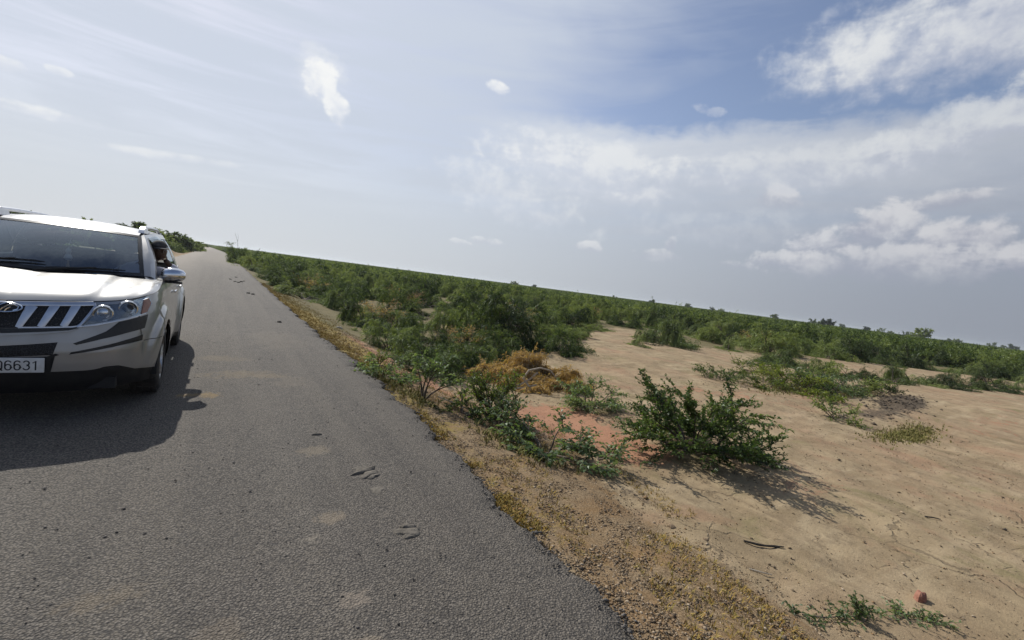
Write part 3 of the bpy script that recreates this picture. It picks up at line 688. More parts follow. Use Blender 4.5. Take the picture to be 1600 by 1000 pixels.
for i, (x, y, w, h, lab) in enumerate([(15.0, 6.9, 1.4, .42, 'pale weed tuft at the left end of the weedy patch'), (18.6, 7.1, 1.8, .5, 'feathery weed behind the dark soil ridge, left of the green bush'), (20.8, 5.3, 1.6, .5, 'low weed at the right end of the dark soil ridge'), (15.6, 5.4, 1.3, .3, 'flat weed in front of the weedy patch, left of the ridge'), (21.6, 8.0, 2.2, .6, 'spreading weed between the weedy patch and the green strip'), (14.2, 7.9, 1.9, .5, 'low weed farthest left on the clearing, behind the pale tuft'), (17.4, 8.2, 2.2, .6, 'wide weed standing behind the middle of the weedy patch'), (19.8, 9.0, 2.0, .6, 'farthest weed on the clearing, near the low flat bush')]):
    bush(140+i, (M_LEAF_Y, M_LEAF_G, M_LEAF)[i % 3], dict(W=w, H=h, stems=8, sides=6, twigs=3, spread=(10, 60), grav=.35, tl=.32, base=.3, lo=.3), dict(sp=.055, ll=.10, w=.27), 'sparse_weed', lab, 'weed', SHRUB, at(x, y), i)
# two creeping plants at the bottom right
for i, (pts, lab) in enumerate([([(3.62, 1.12), (3.8, 1.03), (3.98, .98), (4.12, .93), (4.25, .93)], 'creeping green runner with a small upright tuft, near the red stone'), ([(4.42, .78), (4.52, .82), (4.66, .80), (4.82, .72), (4.9, .64)], 'short creeping green runner closest to the red stone')]):
    b = Bush(50+i); cx, cy = pts[2]; z0 = gz(cx, cy)
    C = np.array([(x-cx, y-cy, gz(x, y)-z0+.02) for x, y in pts]); b.br.append((C, .006, .003)); b.tw.append(C)
    rg = np.random.default_rng(i)
    for k in range(26):
        p = C[rg.integers(0, 5)]+rg.normal(0, .04, 3)*[1, 1, 0]; dv = norm(np.array([rg.normal(), rg.normal(), .5])); b.tw.append(np.array([p, p+dv*.05, p+dv*.11*[1, 1, .7]]))
    if i == 0:
        for k in range(12):
            p = C[3]+rg.normal(0, .02, 3)*[1, 1, 0]; dv = norm(np.array([rg.normal(0, .3), rg.normal(0, .3), 1])); b.tw.append(np.array([p, p+dv*.07, p+dv*.15]))
    t = empty('creeping_plant', (cx, cy, z0), lab, 'plant')
    link('runner', b.branches('runner'), t, M_TWIG); link('leaves', b.leaves('leaves', sp=.014, ll=.035, w=.4, pinn=2), t, M_LEAF_G)

# ---- the thicket: prototypes, then single bushes, then the mass beyond
THICK = 'thorny bushes of the thicket right of the road'
MID = dict(sp=.040, ll=.185, w=.115, hang=.30, al=.75)
FARL = dict(sp=.085, ll=.26, w=.20, hang=.3, al=.6)
protos = []
specs = [(101, dict(W=3.4, H=1.5, stems=11, sides=8, twigs=5, spread=(18, 66), grav=.75, tl=.62)), (102, dict(W=4.0, H=1.45, stems=12, sides=8, twigs=5, spread=(10, 55), grav=.70, tl=.68)), (103, dict(W=2.8, H=1.7, stems=10, sides=8, twigs=5, spread=(30, 78), grav=.75, tl=.58)), (104, dict(W=3.6, H=1.15, stems=12, sides=8, twigs=5, spread=(8, 48), grav=.65, tl=.62)), (105, dict(W=3.0, H=1.4, stems=9, sides=8, twigs=5, spread=(20, 65), grav=1.0, tl=.66)), ]
rngT = random.Random(7)
# bushes one can pick out, with labels of their own
named = [(0, 9.3, 13.6, 1.15, 1.25, 'big dark bush at the edge of the thicket with bare arching branches showing underneath'),
         (3, 10.6, 12.3, .78, .85, 'spreading bush reaching onto the sand at the right tip of the thicket'),
         (1, 21.3, 15.6, .92, 1.1, 'round dark bush alone on the far sand with a shadow streak in front'),
         (2, 29.5, 13.6, 1.3, 1.05, 'wide dark bush where the far thicket meets the sand'),
         (4, 26.5, 14.6, .6, .5, 'pale low bush between the round bush and the wide dark bush'),
         (2, 1.75, 57, .95, 1.3, 'tall bush at the right road edge far ahead, one bare shoot sticking up')]
used = {}
named += [(0, 3.75, 8.3, .46, .42, 'leafy thicket bush at the foot of the bank, nearest to the thin sapling'),
          (1, 4.7, 9.0, .5, .45, 'dark thicket bush just left of the smaller dead brown tangle'),
          (2, 5.2, 9.9, .58, .48, 'thicket bush directly behind the smaller dead brown tangle'),
          (4, 3.9, 9.7, .5, .44, 'drooping thicket bush on the bank foot behind the leafy front one'),
          (3, 6.3, 10.6, .56, .5, 'flat thicket bush behind the big dead heap, in front of the big dark bush'),
          (1, 5.0, 11.2, .56, .52, 'full thicket bush left of the flat one behind the dead heap'),
          (2, 7.4, 11.3, .6, .6, 'green bush in front of the bare stems of the big dark bush'), (4, 6.0, 9.9, .42, .4, 'small drooping bush squeezed between the two dead heaps and the thicket'),
          (0, 3.9, 11.3, .54, .48, 'thicket bush at the bank foot where the golden grass begins to widen'),
          (2, 8.1, 13.9, .8, 1.0, 'dark bush leaning against the left side of the big dark bush'),
          (4, 17.0, 13.8, .45, .42, 'scraggy low bush on the far sand between the thicket tip and the round bush'),
          (3, 23.6, 10.4, .6, .5, 'low flat bush on the sand in front of the wide dark bush'),
          (1, 25.6, 11.0, .6, .62, 'low bush touching the near side of the wide dark bush')]
def put(k, x, y, rz, sx, sz, label, group):
    sc = (sx, sx, sz)
    if k not in used:
        sd_, gk = specs[k]
        used[k] = bush(sd_, M_LEAF_P if k in (1, 4) else M_LEAF, gk, dict(MID, ll=.30, sp=.06, w=.34, al=.2) if k == 5 else MID, 'thicket_bush', label, 'bush', group, at(x, y, -.04), rz, sc)
        return used[k]
    return copy_thing(used[k], at(x, y, -.04), rz, sc, label, group)
taken = []
for k, x, y, sx, sz, lab in named:
    put(k, x, y, rngT.uniform(0, 6.28), sx, sz, lab, None); taken.append((x, y, 1.6*sx))
tall = [o for o in COL.objects if o.get('label', '').startswith('tall bush at the right')][0]
mb = MB()
mb.tube([(0, 0, 1.2), (.25, -.1, 1.9), (.6, -.15, 2.35), (.85, -.2, 2.6)], [.02, .016, .012, .006], 5); mb.tube([(.25, -.1, 1.9), (.3, -.2, 2.3), (.42, -.2, 2.55)], [.012, .009, .004], 5)
mb.build('bare_shoot', M_TWIG, tall)
# strip of low scrub on the right between two strips of sand
for (x, y, sx, sz) in [(24.5, 7.1, .5, .5), (26.4, 6.5, .55, .55), (28.6, 6.3, .6, .5), (30.8, 5.6, .6, .55), (33.2, 5.2, .65, .5), (35.8, 4.7, .7, .5), (38.5, 4.2, .7, .5), (23, 8.2, .45, .5), (36.5, 2.6, .6, .45)]:
    put(rngT.randrange(5), x, y, rngT.uniform(0, 6.28), sx, sz, 'low bush in the green strip between two bands of sand on the right', 'low bushes in the strip between the sand bands'); taken.append((x, y, 1.2*sx))
# the rest, nearest first
cand = []
tries = 0
BARE = [(34, 34, 4.2, 1.3, -.6), (44, 40, 5, 1.3, -.6), (34, 9.4, 8, .8, -.35), (62, 22, 7, 1.2, -.2), (9, 17.5, 1.2, 1.0, 0)]
def bare(x, y):
    for cx, cy, rx, ry, ro in BARE:
        c, s = math.cos(ro), math.sin(ro); u = ((x-cx)*c+(y-cy)*s)/rx; v = (-(x-cx)*s+(y-cy)*c)/ry
        if u*u+v*v < 1: return True
    return False
while len(cand) < 250 and tries < 60000:
    tries += 1
    d = 6+52*rngT.random()**.75; b = R(rngT.uniform(-1, 88))
    x, y = d*math.sin(b), d*math.cos(b); dd = float(in_thicket(x, y))
    if dd < .25 or x < float(edge_right(y))+(1.15 if y < 32 else .7)+.5*(y < 20) or bare(x, y): continue
    sz = rngT.choice([.55, .75, .95, 1.1, 1.25])*rngT.uniform(.92, 1.08)*(.45 if d < 13 else .56 if d < 18 else .74 if d < 30 else .92); sx = rngT.uniform(.65, 1.05)*(.62 if d < 13 else .8 if d < 20 else 1.0)
    if dd < 1.2: sx *= .75; sz *= .75
    rad = 1.25*sx
    if any((x-a)**2+(y-c)**2 < ((rad+r_)*(.76 if d < 25 else .68 if d < 40 else .6))**2 for a, c, r_ in taken): continue
    taken.append((x, y, rad)); cand.append((d, x, y, sx, sz))
cand.sort()
KINDS = ['arching feathery bush crowded among others in the thicket right of the road', 'broad drooping bush crowded among others in the thicket right of the road', 'taller upright bush crowded among others in the thicket right of the road', 'low flat-topped bush crowded among others in the thicket right of the road', 'loose hanging bush crowded among others in the thicket right of the road']
ORD = ['first', 'second', 'third', 'fourth', 'fifth', 'sixth', 'seventh', 'eighth', 'ninth', 'tenth', 'eleventh', 'twelfth', 'thirteenth', 'fourteenth', 'fifteenth', 'sixteenth', 'seventeenth', 'eighteenth', 'nineteenth', 'twentieth']
bank = [c for c in cand if c[1]-float(edge_right(c[2])) < 2.6 and c[2] > 8.5][:20]
rim = sorted([c for c in cand if c not in bank and float(in_thicket(c[1], c[2])) < 2.6 and c[1] > 6], key=lambda c: math.atan2(c[1], c[2]))[:20]
own = {}
for i, c in enumerate(bank): own[c] = f'{ORD[i]} bush from the near end in the front row along the road bank'
for i, c in enumerate(rim): own[c] = f'{ORD[i]} bush from the left along the rim of the thicket facing the sand'
for c in cand:
    d, x, y, sx, sz = c
    k = rngT.randrange(5)
    if c in own:
        put(k, x, y, rngT.uniform(0, 6.28), sx, sz, own[c], 'front rank bushes of the thicket'); continue
    put(k, x, y, rngT.uniform(0, 6.28), sx, sz, KINDS[k], THICK+': '+KINDS[k].split(' crowded')[0])

# dead and leafless bushes between the green ones
DEADS = [(6.9, 12.6, .8, .7), (12.2, 17.5, 1.1, 1.0), (5.6, 17.5, .9, .8), (15.5, 24, 1.2, 1.1), (9.2, 24.5, 1.1, 1.0), (24.5, 25.5, 1.2, 1.0), (33, 16.2, 1.2, 1.0), (4.6, 29, 1.1, 1.0)]
first_dead = None
for i, (x, y, sx, sz) in enumerate(DEADS):
    if first_dead is None:
        first_dead = bush(160, M_DEAD, dict(W=2.2, H=1.25, stems=9, sides=7, twigs=5, spread=(20, 75), grav=.35, tl=.4), dict(sp=.22, ll=.10, w=.2), 'dry_bush', 'dry leafless bush among the green thicket', 'dead bush', 'dry leafless bushes in the thicket', at(x, y), 0, (sx, sx, sz), mottled('dry_twigs', (.16, .12, .085), (.27, .215, .155), 14, .9))
    else: copy_thing(first_dead, at(x, y), i*1.3, (sx, sx, sz), 'dry leafless bush among the green thicket', 'dry leafless bushes in the thicket')
# left of the road: the row of taller bushes far ahead and those over the car's roof
LEFT = 'tall bushes left of the road beyond the car'
specs.append((106, dict(W=5.0, H=3.0, stems=20, sides=10, twigs=6, spread=(8, 80), grav=.45, tl=.5, lo=.2)))
for (x, y, sx, sz) in [(-8.9, 86, 1.7, 2.75), (-7.0, 95, 1.8, 2.5), (-6.2, 103, 1.7, 2.3), (-5.6, 114, 1.6, 2.0), (-5.4, 128, 1.6, 1.7), (-10.8, 84, 1.7, 2.75), (-8.3, 99, 1.8, 2.4), (-5.2, 146, 1.5, 1.5), (-10, 72, 1.0, .9), (-8.6, 78, .9, .8)]:
    put(5, x, y, rngT.uniform(0, 6.28), sx*.8, sz*.46, 'tall hazy bush in the row left of the road beyond the car', LEFT)
for (x, y, sx, sz, lab) in [(-15.2, 58, 2.0, 2.1, 'broad bush showing above the left end of the car roof'), (-17.0, 61, 2.2, 2.45, 'broad bush at the left edge, behind the roof rail of the car'), (-14.3, 80, 1.0, 2.45, 'small bush top peeping over the middle of the car roof'), (-13.6, 62, .8, 1.95, 'low bush top barely clearing the car roof')]:
    put(5, x, y, rngT.uniform(0, 6.28), sx*.8, sz*.47, lab, None)

# the mass of scrub beyond, out to the horizon: one object
def far_scrub():
    rng = np.random.default_rng(77)
    lo = []
    for q in range(3):
        b = Bush(200+q).grow(W=3.8, H=1.5, stems=10, sides=6, twigs=3, spread=(10, 62), grav=.5, tl=.5).fit(3.8, 1.45+.12*q)
        lo.append(b.leaves('scrub_clump', **dict(FARL, sp=.11)))
    n = 60000
    d = 42+900*rng.random(n)**1.55; b = np.radians(rng.uniform(-24, 96, n))
    x, y = d*np.sin(b), d*np.cos(b)
    e = np.maximum(x-1.9-bend(y), -3.5+bend(y)-x)
    t = in_thicket(x, y)
    patch = np.sin(x*.05+2*np.sin(y*.03))+np.sin(y*.07+x*.02)
    ok = (e > 1.3) & (((x > 0) & (t > 1) & (d > 52)) | ((x < -4) & (d > 80) & (e > 2))) & ((patch > -1.25) | (d < 60))
    ok &= rng.random(n) < np.clip(1.05-d/2600, .3, 1)
    x, y, d = x[ok], y[ok], d[ok]
    me = bpy.data.meshes.new('far_scrub'); me.vertices.add(len(x))
    me.vertices.foreach_set('co', np.stack([x, y, ground_z(x, y)-.08], -1).astype(np.float32).ravel())
    s = rng.uniform(.75, 1.2, len(x))*(1+.2*sm(80, 300, d))
    at_ = me.attributes.new('sc', 'FLOAT_VECTOR', 'POINT'); at_.data.foreach_set('vector', np.stack([s, s, rng.uniform(.75, 1.22, len(x))], -1).astype(np.float32).ravel())
    at_ = me.attributes.new('rot', 'FLOAT_VECTOR', 'POINT'); at_.data.foreach_set('vector', np.stack([0*s, 0*s, rng.uniform(0, 6.28, len(x))], -1).astype(np.float32).ravel())
    at_ = me.attributes.new('pick', 'INT', 'POINT'); at_.data.foreach_set('value', rng.integers(0, 3, len(x)).astype(np.int32))
    o = link('far_scrub', me); tag(o, kind='stuff')
    ng = bpy.data.node_groups.new('scatter_scrub', 'GeometryNodeTree')
    ng.interface.new_socket('Geometry', in_out='INPUT', socket_type='NodeSocketGeometry'); ng.interface.new_socket('Geometry', in_out='OUTPUT', socket_type='NodeSocketGeometry')
    g = NT(ng); gi = g.new('NodeGroupInput'); go = g.new('NodeGroupOutput')
    # the three clump meshes are kept in one mesh inside this object and split by island id
    V = []; F = []; ids = []; vb = 0
    j = g.new('GeometryNodeJoinGeometry')
    srcs = []
    for q, m in enumerate(lo):
        m.materials.append(M_LEAF)
        src = bpy.data.objects.new('scrub_clump', m); COL.objects.link(src)
        px = [(-9.5, 178), (-7.9, 190), (-11, 204)][q]
        src.location = (px[0]+float(bend(px[1]))+1.5, px[1], gz(px[0]+float(bend(px[1]))+1.5, px[1])-.08)
        tag(src, 'distant low bush of the scrub left of the road, near its vanishing point', 'bush', 'distant bushes near the vanishing point of the road')
        oi = g.new('GeometryNodeObjectInfo'); oi.inputs['Object'].default_value = src; oi.inputs['As Instance'].default_value = True
        srcs.append(oi)
    for oi in reversed(srcs): g.l.new(oi.outputs['Geometry'], j.inputs[0])
    ins = g.new('GeometryNodeInstanceOnPoints'); g.l.new(gi.outputs[0], ins.inputs['Points']); g.l.new(j.outputs[0], ins.inputs['Instance'])
    ins.inputs['Pick Instance'].default_value = True
    def attr(nm, ty, sock):
        a = g.new('GeometryNodeInputNamedAttribute', data_type=ty); a.inputs[0].default_value = nm; g.l.new(a.outputs[0], ins.inputs[sock])
    attr('pick', 'INT', 'Instance Index'); attr('sc', 'FLOAT_VECTOR', 'Scale')
    a = g.new('GeometryNodeInputNamedAttribute', data_type='FLOAT_VECTOR'); a.inputs[0].default_value = 'rot'
    e2r = g.new('FunctionNodeEulerToRotation'); g.l.new(a.outputs[0], e2r.inputs[0]); g.l.new(e2r.outputs[0], ins.inputs['Rotation'])
    g.l.new(ins.outputs[0], go.inputs[0])
    md = o.modifiers.new('scatter', 'NODES'); md.node_group = ng
far_scrub()

# trees standing on the horizon
def horizon_trees():
    protos = []
    for q in range(3):
        r = np.random.default_rng(300+q); b = Bush(300+q)
        b.grow(W=6.0, H=4.2+q*.4, stems=14, sides=9, twigs=5, spread=(15, 85), grav=.25, tl=.7, base=.4, flat=.3, lo=.35).fit(6.0, 4.4+q*.4)
        lf = b.leaves('crown', sp=.12, ll=.5, w=.5, pinn=2, hang=.3)
        tr = MB().tube([(0, 0, -.3), (.05, 0, .8), (.12, .05, 1.8), (.1, .1, 3.0)], [.28, .22, .18, .08], 7)
        protos.append((b.branches('limbs', twigs=False), lf, tr))
    GR = 'trees along the far horizon on the right'
    first = {}
    rr = random.Random(5)
    spec = [(34.3, 330, .75, 'tree rising just above the scrub near the middle of the horizon, leftmost of the row'), (36.9, 340, .6, None), (47.2, 400, .55, None), (51.8, 420, .75, 'dome-shaped dark tree on the horizon, left of centre in the row of trees'), (56.1, 430, .8, 'dark rounded tree on the horizon above the round bush on the sand'), (58.8, 470, .7, None), (59.7, 470, .75, None), (65.3, 430, .85, None), (68.9, 380, .75, None), (70.1, 360, 1.05, 'tall dark tree standing clear of the far scrub above the weedy part of the clearing'), (73.4, 520, .8, None), (74.6, 540, .85, None), (75.4, 540, .7, None), (77.6, 300, 1.05, 'largest and darkest tree on the right part of the horizon, broad and flat-topped'), (76.4, 540, .8, None), (80.0, 640, .85, None), (79.4, 660, .7, None), (82.2, 760, 1.0, None), (83.4, 780, 1.25, 'hazy blue-grey tree on the horizon close to the right edge'), (82.8, 800, .8, None), (84.4, 800, 1.0, 'last hazy tree on the horizon at the right edge'), (69.5, 560, .8, None), (71.4, 600, .8, None)]
    for i, (b, d, s, lab) in enumerate(spec):
        x, y = d*math.sin(R(b)), d*math.cos(R(b)); k = i % 3
        s *= 1.3
        l2 = lab or 'small distant tree poking out of the scrub along the right-hand horizon'
        g2 = None if lab else GR
        sc = (s*1.1, s*1.1, s)
        if k not in first:
            t = empty('distant_tree', at(x, y, -.2), l2, 'tree', g2, rr.uniform(0, 6.28)); t.scale = sc
            br, lf, tr = protos[k]
            tr.build('trunk', M_TWIG, t); link('limbs', br, t, M_TWIG); link('crown', lf, t, M_LEAF)
            first[k] = t
        else: copy_thing(first[k], at(x, y, -.2), rr.uniform(0, 6.28), sc, l2, g2)
horizon_trees()
# ------------------------------------------------------------------ the car (front faces -Y, its left side is +X)
def paint_mat():
    m_, g, b = principled('silver_paint', None, .36, .55, .9, .5)
    P = g.new('ShaderNodeTexCoord').outputs['Object']
    dust = g.ss(.35, .75, g.noise(P, 3.0, 6, .65))
    z = g.sep(P)[2]
    low = g.ss(.75, .25, g.m('ADD', z, g.m('MULTIPLY', g.noise(P, 9, 4, .6), .25)))   # road dirt thrown up on the lower panels
    f = g.m('ADD', g.m('MULTIPLY', dust, .22), g.m('MULTIPLY', low, .45), clamp=True)
    g.put(b.inputs['Base Color'], g.mix(f, (.36, .357, .35), (.28, .25, .205)))
    g.put(b.inputs['Metallic'], g.m('SUBTRACT', .68, g.m('MULTIPLY', f, .5)))
    g.put(b.inputs['Roughness'], g.m('ADD', .33, g.m('MULTIPLY', f, .5)))
    g.put(b.inputs['Coat Weight'], g.m('SUBTRACT', .9, g.m('MULTIPLY', f, .8)))
    b.inputs['Coat Roughness'].default_value = .06
    return m_
def glass_mat(name, tint, refl_rough=.02, dust=.05, refl=.9):
    m = bpy.data.materials.new(name); m.use_nodes = True
    g = NT(m.node_tree); g.n.clear()
    tr = g.new('ShaderNodeBsdfTransparent'); g.put(tr.inputs[0], tint)
    gl = g.new('ShaderNodeBsdfGlossy'); gl.inputs['Roughness'].default_value = refl_rough; g.put(gl.inputs[0], (.82, .92, 1.0))
    fr = g.new('ShaderNodeFresnel'); fr.inputs[0].default_value = 1.55
    a = g.new('ShaderNodeMixShader'); g.l.new(g.m('ADD', g.m('MULTIPLY', fr.outputs[0], refl), .06 if refl > 1 else .03, clamp=True), a.inputs[0]); g.l.new(tr.outputs[0], a.inputs[1]); g.l.new(gl.outputs[0], a.inputs[2])
    d = g.new('ShaderNodeBsdfDiffuse'); g.put(d.inputs[0], (.45, .42, .38))
    P = g.new('ShaderNodeTexCoord').outputs['Object']
    b = g.new('ShaderNodeMixShader'); g.l.new(g.m('MULTIPLY', g.ss(.2, .8, g.noise(P, 4, 5, .6)), dust*2), b.inputs[0]); g.l.new(a.outputs[0], b.inputs[1]); g.l.new(d.outputs[0], b.inputs[2])
    o = g.new('ShaderNodeOutputMaterial'); g.l.new(b.outputs[0], o.inputs[0])
    return m
C_PAINT = paint_mat()
C_CHROME = mottled('chrome', (.80, .81, .83), (.66, .67, .69), 6, .12, 1.0)
C_SATIN = mottled('satin_silver', (.60, .61, .64), (.50, .51, .54), 8, .28, .9)
C_BLACK = mottled('black_plastic', (.008, .008, .009), (.016, .015, .014), 9, .6, 0, 0, .15)
C_GLOSSB = mottled('black_gloss', (.005, .005, .006), (.010, .010, .010), 6, .32, 0, .0)
C_MESH = None
def mesh_mat():
    m_, g, b = principled('black_grille_mesh', None, .5)
    P = g.new('ShaderNodeTexCoord').outputs['Object']
    v = g.new('ShaderNodeTexVoronoi', feature='DISTANCE_TO_EDGE'); v.inputs['Scale'].default_value = 55; g.l.new(P, v.inputs['Vector'])
    g.put(b.inputs['Base Color'], g.mix(g.ss(.04, .12, v.outputs['Distance']), (.035, .035, .038), (.004, .004, .004)))
    bp = g.new('ShaderNodeBump'); bp.inputs['Distance'].default_value = .006; bp.inputs['Strength'].default_value = 1; bp.invert = True
    g.l.new(g.ss(.02, .12, v.outputs['Distance']), bp.inputs['Height']); g.l.new(bp.outputs[0], b.inputs['Normal'])
    return m_
C_MESH = mesh_mat()
C_RUBBER = mottled('tyre_rubber', (.018, .017, .016), (.06, .052, .043), 7, .85, 0, 0, .3)
C_ALLOY = mottled('wheel_alloy', (.55, .55, .56), (.36, .34, .31), 9, .32, .8)
C_GLASS = glass_mat('windscreen_glass', (.82, .90, .94), .03, .018, 1.6)
C_TINT = glass_mat('side_glass', (.72, .77, .79), .02, .03)
C_LENS = glass_mat('lamp_lens', (.93, .94, .95), .02, .03, .7)
C_LAMPIN = mottled('lamp_housing', (.085, .09, .095), (.15, .155, .16), 22, .3, .6)
C_PROJ = mottled('lamp_reflector', (.75, .76, .76), (.55, .56, .57), 14, .12, 1.0)
C_AMBER = mottled('amber_lens', (.30, .115, .065), (.22, .08, .045), 30, .2, 0, .6)
C_RED = mottled('red_lens', (.35, .012, .01), (.22, .008, .008), 30, .2, 0, .6)
C_PLATE = mottled('plate_white', (.74, .74, .72), (.62, .61, .58), 12, .45)
C_INK = mottled('plate_black_ink', (.012, .012, .014), (.02, .02, .022), 12, .5)
C_SEAT = mottled('seat_fabric', (.07, .07, .078), (.11, .108, .11), 20, .9)
C_SEATL = mottled('beige_trim', (.52, .49, .43), (.44, .41, .36), 12, .9)
C_TRIM = mottled('grey_trim', (.13, .125, .12), (.19, .185, .175), 12, .9)
C_DASH = mottled('dashboard_plastic', (.022, .022, .024), (.04, .039, .04), 10, .7)

PLAN = np.array([(0, 0), (.15, .004), (.30, .016), (.44, .042), (.56, .082), (.66, .136), (.74, .205), (.80, .280), (.85, .365), (.89, .460), (.922, .57), (.938, .70), (.945, .93), (.945, 1.4), (.945, 2.4), (.945, 3.4), (.94, 3.9), (.925, 4.15), (.88, 4.36), (.78, 4.49), (.60, 4.55), (.3, 4.58), (0, 4.585)])
def catmull(P, n=12):
    out = []; Q = np.vstack([2*P[0]-P[1], P, 2*P[-1]-P[-2]])
    for i in range(1, len(Q)-2):
        p0, p1, p2, p3 = Q[i-1:i+3]
        for t in np.arange(n)/n: out.append(.5*((2*p1)+(-p0+p2)*t+(2*p0-5*p1+4*p2-p3)*t*t+(-p0+3*p1-3*p2+p3)*t**3))
    out.append(P[-1]); return np.array(out)
CUR = catmull(PLAN); SEG = np.r_[0, np.cumsum(np.hypot(*np.diff(CUR, axis=0).T))]; SMAX = SEG[-1]
TAN = np.gradient(CUR, axis=0); TAN /= np.linalg.norm(TAN, axis=1)[:, None]
ZF = [.18, .25, .33, .42, .50, .60, .68, .76, .86, .95, 1.02, 1.10, 1.2]; IFR = [.12, .075, .03, .006, 0, .0, .012, .03, .055, .085, .12, .17, .25]
ZS = [.20, .28, .40, .55, .75, .92, 1.02, 1.10, 1.16, 1.22]; ISD = [.06, .035, .012, .0, .0, .012, .025, .042, .062, .085]
WY, WZ, WR, AR = (.93, 3.63), .368, .368, .425
def skirt(s, z, off=0.):
    s = np.asarray(s, float); z = np.asarray(z, float); sa = np.abs(s)
    x = np.interp(sa, SEG, CUR[:, 0]); y = np.interp(sa, SEG, CUR[:, 1]); tx = np.interp(sa, SEG, TAN[:, 0]); ty = np.interp(sa, SEG, TAN[:, 1])
    w = sm(.55, 1.35, sa)
    ins = (1-w)*np.interp(z, ZF, IFR)+w*np.interp(z, ZS, ISD)-off
    for wy in WY:                                  # flared arches
        r = np.hypot(y-wy, z-WZ); ins = ins-.034*sm(.60, .53, r)*sm(.80, .92, x)
    return np.stack([np.where(s < 0, -1, 1)*(x-ty*ins), y+tx*ins, z+0*x], -1)
ZT = np.array([(0, 1.004), (.18, 1.015), (.57, 1.029), (.745, 1.039), (.905, 1.055), (1.09, 1.082), (1.3, 1.112), (2.0, 1.185), (2.5, 1.20), (4.0, 1.215), (5.2, 1.23), (SMAX-.9, 1.22), (SMAX, 1.19)])
def ztop(s): return np.interp(np.abs(s), ZT[:, 0], ZT[:, 1])
ZBt = np.array([(0, .432), (.50, .434), (.56, .440), (.62, .458), (.72, .458), (.80, .430), (.885, .398), (1.22, .357), (1.45, .33), (1.8, .30), (5, .30), (SMAX-.8, .34), (SMAX, .36)])
def zbot(s): return np.interp(np.abs(s), ZBt[:, 0], ZBt[:, 1])
_m = (SEG > 1.3) & (SEG < SMAX-1.0)
def s_of_y(y): return float(np.interp(y, CUR[_m, 1], SEG[_m]))

